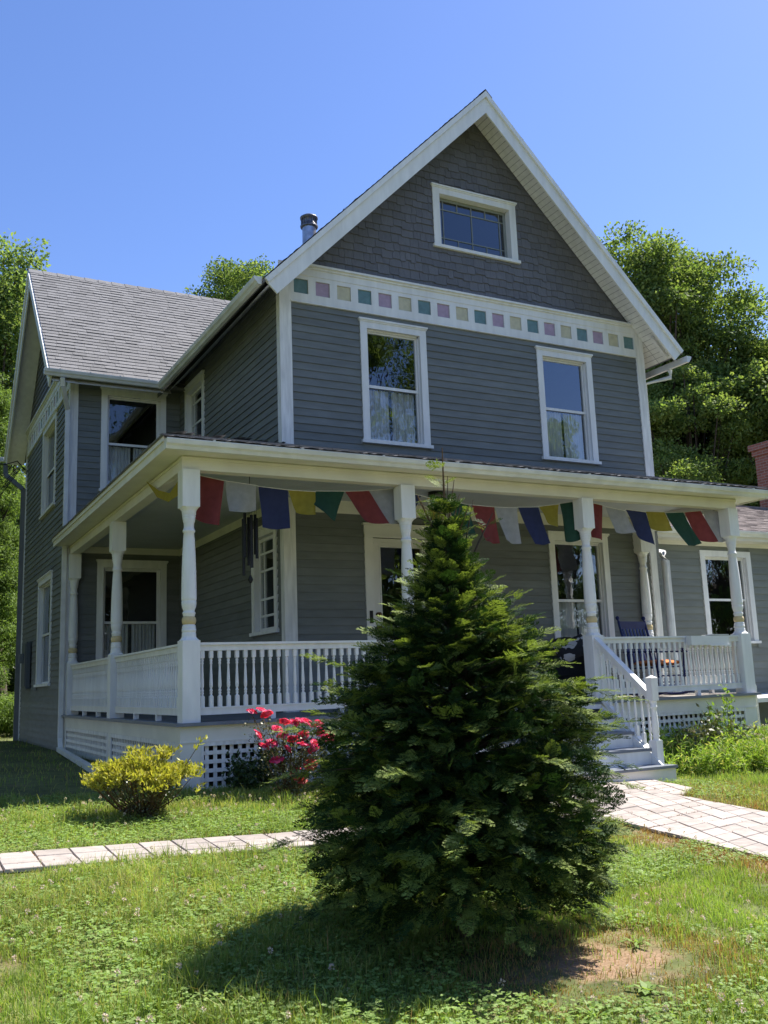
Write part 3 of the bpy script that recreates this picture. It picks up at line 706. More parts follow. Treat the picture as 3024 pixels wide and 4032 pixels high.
# floor boards
m = MB()
x = QX
while x < RX-.01:                                    # front run, boards laid front to back
    x1 = min(x+.088, RX); y1 = 0 if x > -.001 else 5.32
    m.cur = 1 if x > 3.9 else 0  # boards right of the steps take the painted-in sunlit tone
    m.box(x+.0015, x1-.0015, PF, y1-.004, FZ-.03, FZ+random.uniform(-.0008, .0008)); x = x1
m.cur = 0
m.box(QX-.03, RX+.03, PF-.03, PF-.001, FZ-.035, FZ+.002); m.box(QX-.03, QX-.001, PF, 5.3, FZ-.035, FZ+.002); m.box(RX+.001, RX+.03, PF, 0, FZ-.035, FZ+.002)
m.build('floor', [DECKP, FLOORP], porch, recalc=False)
# skirt boards
m = MB(); m.box(QX+.03, RX-.03, PF+.03, PF+.055, .495, FZ-.036); m.box(QX+.03, QX+.055, PF+.056, 5.3, .495, FZ-.036); m.box(RX-.055, RX-.03, PF+.056, 0, .495, FZ-.036)
m.box(QX+.02, RX-.02, PF+.022, PF+.03, .485, .497)
m.build('skirt_board', CREAM, porch)
def board(*b):
    m = MB(); m.box(*b); return m.build('skirt_post', CREAM, porch)
zb = -.45
board(QX+.03, QX+.26, PF+.032, PF+.06, zb, .484); board(QX+.032, QX+.06, PF+.061, PF+.26, zb, .494)
for x in (.74, 3.72, RX-.27): board(x, x+.24, PF+.032, PF+.06, zb, .484)
for y in (1.45, 5.1): board(QX+.032, QX+.06, y, y+.22, zb, .494)
def lattice(xf, a0, a1, z0, z1, lab=None):
    m = MB(xf)
    m.box(a0, a1, -.0, .02, z1-.05, z1); m.box(a0, a0+.03, 0, .02, z0, z1-.05); m.box(a1-.03, a1, 0, .02, z0, z1-.05)
    a = a0+.05
    while a < a1-.04: m.box(a, a+.042, -.016, -.008, z0, z1-.04); a += .094
    z = z1-.05-.094
    while z > z0: m.box(a0+.01, a1-.01, -.007, .001, z, z+.042); z -= .094
    return m.build('lattice', OLDWHITE, porch)
lattice(FY(PF+.045), QX+.26, .74, -.30, .494); lattice(FY(PF+.045), .98, 3.72, -.5, .494); lattice(FY(PF+.045), 3.96, RX-.27, -.5, .494)
lattice(FX(QX+.045), PF+.26, 1.45, -.15, .494); lattice(FX(QX+.045), 1.67, 5.1, -.15, .494)
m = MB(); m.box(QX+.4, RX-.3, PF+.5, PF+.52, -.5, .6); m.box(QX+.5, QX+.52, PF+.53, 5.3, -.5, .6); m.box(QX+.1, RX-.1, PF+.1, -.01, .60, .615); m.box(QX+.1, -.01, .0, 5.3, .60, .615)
m.build('underfloor_shade', DARK, porch, recalc=False)  # near-black sheets stand in for the shade under the porch

def square(m, cx, cy, h, z0, z1, ch=.0):
    """square shaft whose end at ch side is chamfered into the turning"""
    m.box(cx-h, cx+h, cy-h, cy+h, z0, z1)
def post(cx, cy, lab=None):
    h = .100; m = MB(); zt = 3.51
    m.box(cx-h, cx+h, cy-h, cy+h, FZ, 1.585)
    # lamb's-tongue shoulders
    def shoulder(z0, z1, h0, r1):
        n = 16; vs = []; k = 5
        for j in range(k+1):
            f = j/k; sf = math.sin(f*math.pi/2)
            for i in range(n):
                a = 2*math.pi*(i+.5)/n; c, s = math.cos(a), math.sin(a); e = max(abs(c), abs(s))
                sq = h0/e; rad = min(sq, h0*1.42)*(1-sf)+min(sq, r1)*sf
                vs.append((cx+c*rad, cy+s*rad, z0+(z1-z0)*f))
        m.add(vs, [(j*n+i, j*n+(i+1) % n, (j+1)*n+(i+1) % n, (j+1)*n+i) for j in range(k) for i in range(n)])
    shoulder(1.585, 1.64, h, .078)
    m.lathe(cx, cy, [(.078, 1.635), (.078, 1.665), (.074, 1.67), (.074, 1.68), (.079, 1.685), (.079, 1.715), (.072, 1.72), (.076, 1.73), (.072, 1.75), (.060, 1.765)], 20)
    prof = [(.060, 1.85), (.066, 1.86), (.066, 1.872), (.073, 1.885), (.073, 1.895), (.062, 1.905), (.063, 1.92), (.073, 1.945), (.081, 1.98), (.083, 2.015), (.080, 2.02), (.080, 2.03), (.084, 2.035), (.084, 2.06),
            (.083, 2.15), (.080, 2.35), (.073, 2.55), (.064, 2.72), (.058, 2.79), (.070, 2.80), (.070, 2.822), (.061, 2.83), (.056, 2.86), (.058, 2.90), (.068, 2.925), (.066, 2.935), (.072, 2.945), (.072, 2.955), (.067, 2.962), (.075, 2.972), (.075, 2.985), (.070, 2.99), (.079, 3.0), (.079, 3.03)]
    m.lathe(cx, cy, prof, 20)
    shoulder(3.08, 3.02, h, .079)
    m.box(cx-h, cx+h, cy-h, cy+h, 3.08, zt-.001)
    p = m.build('post', WHITE, porch)
    if lab: p['label'] = lab
    b = MB(); b.lathe(cx, cy, [(.060, 1.76), (.070, 1.768), (.077, 1.785), (.079, 1.805), (.077, 1.825), (.070, 1.842), (.058, 1.851)], 20); b.build('turned_ring', YELLOW, p)
    return p
P1, P2, P3, P4 = (-1.935, -1.93), (.87, -1.93), (3.77, -1.93), (6.64, -1.93)
post(*P1, 'corner post at the left front of the porch'); post(*P2); post(*P3, 'post beside the porch steps'); post(*P4, 'post at the right front corner of the porch')
post(-1.95, 1.68); post(-1.95, 5.21); post(6.52, -.10)

# beam, ceiling, eave
def beamset(parent):
    m = MB(); bw = .075
    m.box(P1[0]-.10, P4[0]+.10, -1.93-bw, -1.93+bw, 3.51, CZ-.001)
    m.box(-1.95-bw, -1.95+bw, -1.93+bw+.001, 5.3, 3.51, CZ-.001)
    m.box(6.55, 6.70, -1.93+bw+.001, -.03, 3.51, CZ-.001)
    m.box(P1[0]-.11, P4[0]+.11, -1.93-bw-.012, -1.93-bw-.001, 3.625, 3.655); m.box(-1.95-bw-.012, -1.95-bw-.001, -1.93-bw, 5.3, 3.625, 3.655)
    return m.build('beam', CREAM, parent)
beamset(porch)
m = MB(); m.box(.0, 6.98, -.026, -.0225, 3.49, CZ-.001); m.box(.0, 6.9, -.032, -.0265, 3.60, CZ-.001); m.box(-.03, -.0225, .02, 5.3, 3.55, CZ-.001); m.box(-1.86, -.03, 5.29, 5.296, 3.56, CZ-.001)
m.build('frieze_board', CREAM, porch)
m = MB()
x = -1.87
while x < 6.55:
    m.box(x+.001, x+.084, -1.85, 0 if x > -.03 else 5.3, CZ, CZ+.012); x += .085
m.build('ceiling', CEILP, porch, recalc=False)
xl, yf, xr = -2.31, -2.275, 7.17
m = MB()     # soffit under the eaves
m.box(xl+.02, xr-.02, yf+.02, -1.93-.076, CZ-.012, CZ-.002); m.box(xl+.02, -1.95-.076, -1.93-.076, 5.3, CZ-.012, CZ-.002); m.box(6.702, xr-.02, -1.93-.076, -.03, CZ-.012, CZ-.002)
m.build('soffit', CREAM, porch)
m = MB(); m.box(xl, xl+.02, yf+.02, 5.3, CZ-.03, EG+.03); m.box(xl, xr, yf, yf+.02, CZ-.03, EG-.005); m.box(xr-.02, xr, yf+.02, -.03, CZ-.03, EG+.03); m.box(xl-.02, xl-.001, yf, 5.3, EG-.02, EG+.045)
m.build('fascia', CREAM, porch)
# roof with a hip at the left corner
zr0, zr1 = 3.80, 4.45
m = MB()
def inside_front(c): return (c.y-yf)/(0-yf) < (c.x-(xl))/(0-(xl))+.02 if c.x < 0 else True
us = Vector((0, 2.30, zr1-zr0)); shingled(m, (xl-.03, yf-.03, zr0), (1, 0, 0), us, xr-xl+.06, us.length, keep=inside_front)
us = Vector((2.33, 0, zr1-zr0)); shingled(m, (xl-.03, yf-.03, zr0), (0, 1, 0), us, 7.6, us.length, keep=lambda c: (c.x-xl)/(0-xl) < (c.y-yf)/(0-yf)+.02)
m.add([(xl-.03, yf-.03, zr0-.01), (xr, yf-.03, zr0-.01), (xr, 0, zr1-.01), (0, 0, zr1-.01)], [(0, 1, 2, 3)]); m.add([(xl-.03, yf-.03, zr0-.01), (0, 0, zr1-.01), (0, 5.3, zr1-.01), (xl-.03, 5.3, zr0-.01)], [(0, 1, 2, 3)])
m.add([(xr, yf-.03, zr0-.012), (xr, 0, zr1-.012), (xr, 0, CZ+.02), (xr, yf-.03, CZ+.02)], [(0, 1, 2, 3)])
# wavy drip edge of the lowest course lying over the gutter
n = 160
for r in range(2):
    pts = [(xl-.03+(xr-xl+.03)*i/n, yf-.05-.03*r+random.uniform(-.010, .010), zr0-.014+.012*(1-r)+random.uniform(-.006, .006)) for i in range(n+1)]
    pb = [(p[0], p[1]+.12, p[2]+.035) for p in pts]
    m.add(pts+pb, [(i, i+1, n+2+i, n+1+i) for i in range(n)])
m.build('roof', ROOFM, porch, recalc=False)
gutter((xl-.0, yf-.004, EG), (xr+.10, yf-.004, EG-.006), (0, -1, 0), porch, hangers=9)

# railings
def baluster(name, cx, cy, z0, z1, parent, n=12):
    m = MB(); s = .0215; H = z1-z0
    m.box(cx-s, cx+s, cy-s, cy+s, z0, z0+H*.19); m.box(cx-s, cx+s, cy-s, cy+s, z1-H*.13, z1)
    f = lambda r, t: (r, z0+H*t)
    m.lathe(cx, cy, [f(.020, .19), f(.011, .215), f(.019, .245), f(.012, .265), f(.020, .285), f(.017, .30), f(.0105, .325), f(.019, .36), f(.0195, .42), f(.016, .55), f(.012, .70), f(.0115, .755), f(.018, .775), f(.0115, .80), f(.019, .83), f(.012, .85), f(.021, .87)], n, cap=False)
    return m
def railing(p, q, lab, last_stuff=False):
    p, q = Vector((*p, 0)), Vector((*q, 0)); d = (q-p).normalized(); ln = (q-p).length
    m = MB(); up_ = (0, 0, 1)
    V = lambda s, z: tuple(p+d*s+Vector((0, 0, z)))
    m.beam(V(0, 1.548), V(ln, 1.548), .105, .026); m.beam(V(0, 1.503), V(ln, 1.503), .058, .062)
    m.beam(V(0, .806), V(ln, .806), .058, .068); m.beam(V(0, .848), V(ln, .848), .075, .016)
    rl = m.build('railing', WHITE, porch); rl['label'] = lab
    nb = int(round(ln/.1012)); st = ln/nb; big = MB()
    for i in range(nb):
        c = p+d*(st*(i+.5)); b = baluster('baluster', c.x, c.y, .857, 1.471, rl, 8 if last_stuff else 12)
        if last_stuff: 
            o = len(big.v); big.v += b.v; big.f += [[k+o for k in f] for f in b.f]; big.mi += b.mi; big.sm += b.sm
        else: b.build('baluster', WHITE, rl)
    if last_stuff: big.build('balusters', WHITE, rl)['kind'] = 'stuff'
    for s in np.linspace(0, ln, 4)[1:3]:
        m = MB(); c = p+d*float(s); m.box(c.x-.03, c.x+.03, c.y-.03, c.y+.03, FZ+.001, .772); m.build('support_block', WHITE, rl)
railing((P1[0]+.10, -1.93), (P2[0]-.10, -1.93), 'front railing left of the steps')
railing((P3[0]+.10, -1.93), (P4[0]-.10, -1.93), 'front railing right of the steps')
railing((6.60, -1.83), (6.60, -.2), 'short railing closing the right end of the porch')
railing((-1.95, -1.83), (-1.95, 1.58), 'railing along the left side of the porch')
railing((-1.95, 1.78), (-1.95, 5.11), 'rear railing along the left side of the porch', last_stuff=True)

# ------------------------------------------------------------------ porch steps
steps = thing('porch_steps', 'wide grey and white wooden steps with a turned handrail', 'steps', (2.4, -2.8, -.27))
SX0, SX1 = .86, 3.755; TR = [(.505, -2.36), (.312, -2.665), (.119, -2.97), (-.076, -3.275)]
py = PF-.031
for i, (z, y) in enumerate(TR):
    m = MB(); e = .03 if i < 3 else .06
    yb = (PF-.032) if i == 0 else TR[i-1][1]+.03
    m.box(SX0-(.02 if i < 3 else .05), SX1+(-.06 if i < 3 else .05), y-.02, yb, z-.032, z); m.build('tread', DECKP, steps)
    zu = FZ-.04 if i == 0 else TR[i-1][0]-.033
    yr = PF-.034 if i == 0 else TR[i-1][1]+.012
    m = MB(); m.box(SX0+.03, SX1-.09, yr-.022, yr-.001, z+.001, zu); m.build('riser', WHITE, steps)
m = MB(); m.box(SX0-.03, SX1+.03, TR[3][1]+.005, TR[3][1]+.03, -.42, TR[3][0]-.033); m.box(SX1+.006, SX1+.03, TR[3][1]+.031, -2.95, -.42, TR[3][0]-.033); m.build('riser', CREAM, steps)
for x in (SX0+.01, SX1-.085):
    m = MB(); m.prism([(PF-.035, FZ-.05), (PF-.035, .15), (-3.24, -.45), (-3.24, -.13), (-2.95, .08), (-2.65, .27), (-2.35, .46)], x, x+.025, axis='x'); m.build('stringer', WHITE, steps)
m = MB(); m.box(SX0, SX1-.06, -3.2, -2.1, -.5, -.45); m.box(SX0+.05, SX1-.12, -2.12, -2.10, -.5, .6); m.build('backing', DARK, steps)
NX, NY = 3.735, -3.03
def newel(cx, cy):
    m = MB(); h = .052
    m.box(cx-h, cx+h, cy-h, cy+h, -.076, .215); m.box(cx-h, cx+h, cy-h, cy+h, .70, .985)
    m.add([(cx-h-.003, cy-h-.003, .985), (cx+h+.003, cy-h-.003, .985), (cx+h+.003, cy+h+.003, .985), (cx-h-.003, cy+h+.003, .985), (cx, cy, 1.02)], [(0, 1, 4), (1, 2, 4), (2, 3, 4), (3, 0, 4)])
    m.lathe(cx, cy, [(.05, .21), (.035, .245), (.05, .265), (.036, .285), (.046, .31), (.043, .42), (.036, .55), (.033, .60), (.045, .615), (.045, .635), (.036, .645), (.049, .69), (.05, .705)], 18)
    return m.build('newel_post', WHITE, steps)
for nxx, px_ in ((NX, P3[0]), (.93, P2[0])):
    newel(nxx, NY)
    m = MB(); a, b = Vector((nxx, -2.03, 1.54)), Vector((nxx, NY+.05, .795))
    m.beam(a, b, .085, .032); m.beam(a-Vector((0, 0, .055)), b-Vector((0, 0, .055)), .045, .07); m.build('handrail', WHITE, steps)
    m = MB(); off = Vector((0, 0, -.83)); m.beam(a+off+Vector((0, 0, .05)), b+off+Vector((0, 0, .05)), .07, .05); m.build('lower_rail', WHITE, steps)
    for k in range(8):
        f = (k+.6)/8; c = a.lerp(b, f); bb = baluster('baluster', c.x, c.y, c.z-.76, c.z-.075, steps); bb.build('baluster', WHITE, steps)
# short pipe rail beyond the right end of the porch, and the end of a side deck
t = thing('pipe_railing', 'short white metal pipe rail beyond the right end of the porch', 'railing', (7.3, -1.5, -.3))
m = MB(); m.tube([(7.33, -1.5, -.3), (7.33, -1.5, .78), (7.31, -1.5, .83), (7.27, -1.5, .85), (7.10, -1.5, .86)], .022, 10); m.build('rail', WHITE, t)
m = MB(); m.tube([(7.12, -1.5, -.3), (7.12, -1.5, .86)], .018, 8); m.build('rail', WHITE, t)
t = thing('side_landing', 'low white wooden landing at the far right edge below the wing', 'landing', (9, 0, -.3))
m = MB(); m.box(7.9, 11, -1.0, 1.15, .50, .57); m.build('deck', WHITE, t)
m = MB(); m.box(7.95, 8.05, -.9, -.8, -.4, .5); m.box(10.8, 10.9, -.9, -.8, -.4, .5); m.box(7.95, 8.05, 1.0, 1.1, -.4, .5); m.build('leg', OLDWHITE, t)

# ------------------------------------------------------------------ flags
FL = [('red', [(-1.8, 3.51), (-1.46, 3.46), (-1.55, 2.92), (-1.82, 2.99)]), ('white', [(-1.44, 3.46), (-1.06, 3.43), (-1.07, 3.12), (-1.43, 3.1)]), ('blue', [(-1.03, 3.42), (-0.65, 3.4), (-0.66, 2.91), (-1.01, 2.92)]),
('yellow', [(-0.65, 3.4), (-0.29, 3.4), (-0.32, 3.11), (-0.55, 3.13)]), ('green', [(-0.28, 3.41), (0.11, 3.43), (-0.06, 3.03), (-0.35, 3.23)]), ('red', [(0.12, 3.43), (0.46, 3.46), (0.66, 3.04), (0.35, 3.05)]),
('white', [(0.47, 3.46), (0.84, 3.51), (0.91, 3.06), (0.66, 3.04)]), ('blue', [(.96, 3.48), (1.22, 3.44), (1.06, 3.2), (1.0, 3.2)]), ('yellow', [(1.32, 3.42), (1.55, 3.41), (1.53, 3.13), (1.35, 3.13)]),
('green', [(1.62, 3.4), (1.95, 3.36), (2.0, 2.96), (1.68, 2.97)]), ('red', [(2.01, 3.36), (2.37, 3.35), (2.4, 2.84), (2.12, 2.88)]), ('white', [(2.38, 3.35), (2.75, 3.36), (2.74, 2.84), (2.47, 2.9)]),
('blue', [(2.77, 3.37), (3.12, 3.39), (3.24, 2.87), (2.93, 2.86)]), ('yellow', [(3.13, 3.4), (3.48, 3.45), (3.38, 3.11), (3.19, 3.21)]), ('green', [(3.5, 3.46), (3.73, 3.5), (3.76, 2.96), (3.53, 2.91)]),
('red', [(4.03, 3.51), (4.28, 3.48), (4.22, 2.96), (3.98, 3.0)]), ('white', [(4.34, 3.46), (4.7, 3.42), (4.8, 3.08), (4.42, 3.08)]), ('blue', [(4.72, 3.44), (5.11, 3.42), (5.14, 2.92), (4.86, 3.06)]),
('yellow', [(5.11, 3.43), (5.49, 3.44), (5.55, 3.16), (5.12, 3.16)]), ('green', [(5.51, 3.43), (5.88, 3.46), (6.11, 2.96), (5.75, 2.93)]), ('red', [(5.9, 3.46), (6.25, 3.5), (6.46, 3.02), (6.1, 3.02)]), ('white', [(6.29, 3.51), (6.65, 3.54), (6.73, 3.04), (6.42, 3.01)])]
fs = thing('prayer_flag_string', 'string of thin red, white, blue, yellow and green flags across the porch front', 'flag string', (2.4, -1.75, 3.5))
m = MB(); pts = [(-2.08, -.49, 3.70), (-2.0, -1.2, 3.5), (-1.93, -1.76, 3.515)]
for c, q in FL: pts += [(q[0][0], -1.75, q[0][1]+.004), (q[1][0], -1.75, q[1][1]+.004)]
m.tube(pts, .004, 5); m.build('cord', OLDWHITE, fs)
FY0 = -1.75
for c, q in FL:
    n = 12; vs = []; ph = random.uniform(0, 6); am = random.uniform(.022, .05); dx = (q[3][0]+q[2][0]-q[0][0]-q[1][0])/2
    for j in range(n+1):
        v = j/n
        for i in range(n+1):
            u = i/n
            xx = (q[0][0]*(1-u)+q[1][0]*u)*(1-v)+(q[3][0]*(1-u)+q[2][0]*u)*v
            zz = (q[0][1]*(1-u)+q[1][1]*u)*(1-v)+(q[3][1]*(1-u)+q[2][1]*u)*v - .02*math.sin(math.pi*u)*v + .012*math.sin(3*u+ph)*v
            yy = FY0 - am*math.sin(5*u+2*v+ph)*v - .07*v*(.3+.7*math.sin(2.2*u+ph)**2) - .3*abs(dx)*v*v
            vs.append((xx+.01*math.sin(4*v+ph)*v, yy, zz))
    m = MB(); m.smooth = True; m.add(vs, [(j*(n+1)+i, j*(n+1)+i+1, (j+1)*(n+1)+i+1, (j+1)*(n+1)+i) for j in range(n) for i in range(n)])
    o = m.build('flag', FLAGM[c], fs, recalc=False); o['label'] = f'thin {c} flag'
m = MB(); m.smooth = True
A = [(-2.08, -.55, 3.66), (-2.04, -1.0, 3.46), (-2.0, -1.35, 3.36), (-1.97, -1.66, 3.47)]; B = [(-2.08, -.56, 3.65), (-2.05, -.96, 3.38), (-2.0, -1.30, 3.26), (-1.95, -1.64, 3.30)]
m.add(A+B, [(i, i+1, 5+i, 4+i) for i in range(3)]); o = m.build('flag', FLAGM['yellow'], fs, recalc=False); o['label'] = 'yellow flag twisted round the left corner'

# wind chimes
wc = thing('wind_chimes', 'black metal wind chimes hanging in the left bay of the porch', 'wind chimes', (-.98, -1.35, 3.2))
cx, cy = -1.0, -1.35
m = MB(); m.lathe(cx, cy, [(.018, 3.44), (.03, 3.46), (.018, 3.48)], 10); m.tube([(cx, cy, 3.48), (cx, cy, 3.68)], .004, 5); m.lathe(cx, cy, [(.085, 3.27), (.085, 3.285)], 18)
for i in range(6):
    a = i*math.pi/3+.4; m.tube([(cx+.01*math.cos(a), cy+.01*math.sin(a), 3.45), (cx+.08*math.cos(a), cy+.08*math.sin(a), 3.28)], .0025, 4)
m.build('hanger', DARKM, wc)
for i in range(6):
    a = i*math.pi/3+.4; x, y = cx+.085*math.cos(a), cy+.085*math.sin(a); z1 = 3.16-.03*(i % 3); z0 = z1-.50-.05*((i*2) % 5)
    m = MB(); m.lathe(x, y, [(.019, z0), (.019, z1)], 12); m.tube([(x, y, z1), (x, y, 3.28)], .002, 4); m.build('tube', DARKM, wc)
m = MB(); m.tube([(cx, cy, 3.27), (cx, cy, 2.35)], .0025, 4); m.lathe(cx, cy, [(.04, 2.86), (.04, 2.88)], 14); m.lathe(cx, cy, [(.01, 2.30), (.035, 2.34), (.01, 2.40)], 10); m.build('sail', DARKM, wc)
# ceiling lantern
ln_ = thing('ceiling_lantern', 'black wire lantern fixed to the porch ceiling in front of the door', 'lamp', (1.92, -1.0, CZ))
m = MB(); m.lathe(1.92, -1.0, [(.115, CZ-.03), (.125, CZ-.002)], 20); m.build('mount', DARKM, ln_)
m = MB()
for zz, r in ((CZ-.035, .125), (CZ-.10, .13), (CZ-.155, .10)):
    m.tube([(1.92+r*math.cos(a), -1.0+r*math.sin(a), zz) for a in np.linspace(0, 2*math.pi, 21)], .006, 5)
for i in range(8):
    a = i*math.pi/4; m.tube([(1.92+.125*math.cos(a), -1+.125*math.sin(a), CZ-.03), (1.92+.13*math.cos(a), -1+.13*math.sin(a), CZ-.10), (1.92+.10*math.cos(a), -1+.10*math.sin(a), CZ-.155)], .005, 5)
m.build('cage', DARKM, ln_)
m = MB(); m.lathe(1.92, -1.0, [(.03, CZ-.12), (.075, CZ-.11), (.08, CZ-.05), (.07, CZ-.031)], 16); m.build('lamp_shade', pmat('frosted_glass', (.35, .36, .36), .4), ln_)

# ------------------------------------------------------------------ rocking chair, facing the steps at an angle
rk = thing('rocking_chair', 'navy blue wooden rocking chair behind the right railing', 'chair', (5.35, -1.1, FZ))
RM = Matrix.Translation((5.62, -1.17, FZ)) @ Matrix.Rotation(R(8), 4, 'Z')      # chair faces local -y
def rloc(a, t, z): v = RM @ Vector((a, t, z)); return tuple(v)
def part(fn, name, mat=NAVY, parent=rk):
    m = MB(rloc); fn(m); return m.build(name, mat, parent)
for s in (-1, 1):
    x = s*.31
    part(lambda m: m.tube([(x, -.42, .075), (x, -.2, .028), (x, 0, .018), (x, .22, .032), (x, .5, .10)], .020, 8), 'rocker')
    part(lambda m: (m.tube([(x, -.26, .03), (x, -.27, .46), (x, -.28, .66)], [.018, .022, .018], 10), m.lathe(x, -.28, [(.02, .66), (.030, .675), (.034, .70), (.02, .725)], 10)), 'leg')
    part(lambda m: m.tube([(x, .20, .03), (x, .24, .45)], [.020, .024], 10), 'leg')
    part(lambda m: (m.tube([(x, .24, .42), (x, .33, .80), (x, .42, 1.16)], [.024, .024, .020], 10), m.tube([(x, .42, 1.16), (x, .424, 1.175), (x, .43, 1.20), (x, .435, 1.225), (x, .44, 1.245)], [.02, .012, .032, .032, .01], 10)), 'back_post')
    part(lambda m: m.beam((x, -.32, .655), (x, .34, .675), .085, .024), 'armrest')
    part(lambda m: m.tube([(x, -.26, .2), (x, .22, .2)], .012, 8), 'stretcher')
part(lambda m: [m.beam((-.30, y, .435-.03*(y+.25)), (.30, y, .435-.03*(y+.25)), .048, .018, upv=(0, 0, 1)) for y in np.arange(-.26, .26, .055)], 'seat')
part(lambda m: (m.beam((-.31, .405, 1.10), (.31, .405, 1.10), .024, .12), m.beam((-.31, .275, .52), (.31, .275, .52), .022, .06), [m.beam((xx, .283, .55), (xx, .400, 1.05), .042, .014, upv=(0, 1, 0)) for xx in np.linspace(-.24, .24, 7)]), 'backrest')
part(lambda m: (m.tube([(-.31, -.26, .30), (.31, -.26, .30)], .012, 8), m.tube([(-.31, -.26, .16), (.31, -.26, .16)], .012, 8)), 'stretcher')
m = MB(rloc); n = 14; vs = []
for sgn in (1, -1):
    for j in range(n+1):
        for i in range(n+1):
            u, v = i/n*2-1, j/n*2-1; h = max(0, (1-u**4)*(1-v**4))**.5
            vs.append((u*.29, v*.25-.01, .495+sgn*.045*h+.006*math.sin(9*u)*math.sin(7*v)))
q = [(j*(n+1)+i, j*(n+1)+i+1, (j+1)*(n+1)+i+1, (j+1)*(n+1)+i) for j in range(n) for i in range(n)]
m.smooth = True; m.add(vs, q+[tuple((n+1)**2+k for k in f) for f in q]); o = m.build('seat_cushion', ORANGE); tag(o, 'orange cushion on the navy rocking chair', 'cushion')
# round black wicker chair with a piebald throw pillow
bc = thing('round_chair', 'round-backed black wicker chair behind the step post', 'chair', (4.15, -.95, FZ))
m = MB(); m.smooth = True; n, k = 26, 9; vs = []; ccx, ccy, ccz = 4.20, -.85, 1.22
ax_ = Vector((-.35, -.80, .45)).normalized(); e1 = ax_.cross(Vector((0, 0, 1))).normalized(); e2 = e1.cross(ax_)
for j in range(k+1):
    th = j/k*1.15
    for i in range(n):
        a = 2*math.pi*i/n; p = Vector((ccx, ccy, ccz))+(e1*math.cos(a)+e2*math.sin(a))*.47*math.sin(th)+ax_*(-.42*math.cos(th)+.16)
        vs.append(tuple(p))
m.add(vs, [(j*n+i, j*n+(i+1) % n, (j+1)*n+(i+1) % n, (j+1)*n+i) for j in range(k) for i in range(n)]); m.build('seat', BLACKC, bc)
m = MB(); m.tube([tuple(Vector((ccx, ccy, ccz))+(e1*math.cos(a)+e2*math.sin(a))*.435+ax_*(-.01)) for a in np.linspace(0, 2*math.pi, 33)], .035, 8); m.build('rim', BLACKC, bc)
m = MB(); m.lathe(4.24, -.80, [(.34, FZ), (.34, FZ+.05), (.18, FZ+.22), (.26, FZ+.36)], 22); m.build('base', BLACKC, bc)
PIE = pmat('piebald_cloth', (.60, .58, .56), .9, .1, 10.)
_t = PIE.node_tree; _b = [x for x in _t.nodes if x.type == 'BSDF_PRINCIPLED'][0]; _n = _t.nodes.new('ShaderNodeTexNoise'); _n.inputs['Scale'].default_value = 8; _r = _t.nodes.new('ShaderNodeValToRGB'); _r.color_ramp.interpolation = 'CONSTANT'; _r.color_ramp.elements[0].color = (.02, .02, .022, 1); _r.color_ramp.elements[1].position = .50; _r.color_ramp.elements[1].color = (.42, .40, .39, 1)
_tc = _t.nodes.new('ShaderNodeTexCoord'); _t.links.new(_tc.outputs['Object'], _n.inputs['Vector']); _t.links.new(_n.outputs['Fac'], _r.inputs[0]); _t.links.new(_r.outputs[0], _b.inputs['Base Color'])
m = MB(); m.smooth = True; vs = []; n = 12; pc = Vector((4.10, -1.06, 1.44)); pa = Vector((.85, -.35, .35)).normalized(); pn = Vector((-.3, -.75, .5)).normalized(); pn = (pn-pa*pn.dot(pa)).normalized(); pb = pn.cross(pa)
for sgn in (1, -1):
    for j in range(n+1):
        for i in range(n+1):
            u, v = i/n*2-1, j/n*2-1; h = max(0, (1-u**4)*(1-v**4))**.5
            vs.append(tuple(pc+pa*u*.24+pb*v*.17+pn*sgn*.075*h))
m.add(vs, [(j*(n+1)+i, j*(n+1)+i+1, (j+1)*(n+1)+i+1, (j+1)*(n+1)+i) for j in range(n) for i in range(n)]+[tuple((n+1)**2+k for k in (j*(n+1)+i, j*(n+1)+i+1, (j+1)*(n+1)+i+1, (j+1)*(n+1)+i)) for j in range(n) for i in range(n)])
tag(m.build('throw_pillow', PIE), 'black and white patched pillow on the round wicker chair', 'pillow')
# tray hooked over the railing
tr_ = thing('rail_tray', 'clear white plastic tray hooked over the right porch railing', 'tray', (5.8, -2.02, 1.45))
m = MB(); m.box(5.44, 6.20, -2.10, -2.092, 1.42, 1.555); m.box(5.44, 6.20, -2.091, -2.0, 1.42, 1.428); m.box(5.44, 5.448, -2.091, -2.0, 1.429, 1.555); m.box(6.192, 6.20, -2.091, -2.0, 1.429, 1.555); m.box(5.72, 5.728, -2.091, -2.0, 1.429, 1.55); m.build('box', PLASTIC, tr_)
m = MB(); m.box(5.86, 6.20, -2.106, -1.9, 1.563, 1.572); m.box(5.80, 6.22, -2.112, -2.101, 1.405, 1.425); m.build('rim', WHITE, tr_)
# service cable on the left gable end
sc = thing('service_cable', 'black power cable looping to the far left corner of the house', 'cable', (-2.4, 10.8, 6))
m = MB(); m.tube([(-2.15, 10.9, 6.3), (-2.35, 10.7, 6.45), (-2.6, 10.7, 6.35), (-4.5, 12, 6.75), (-12, 16, 7.6)], .013, 6); m.build('cable', DARKM, sc)
m = MB()
for i in range(4): m.tube([(-2.12, 10.6+.1*i, 6.2), (-2.3, 10.6, 6.35-.04*i), (-2.55-.04*i, 10.5, 6.0-.12*i), (-2.75, 10.5, 5.75-.1*i), (-2.95, 10.7, 6.2)], .009, 6)
m.build('loop', DARKM, sc)
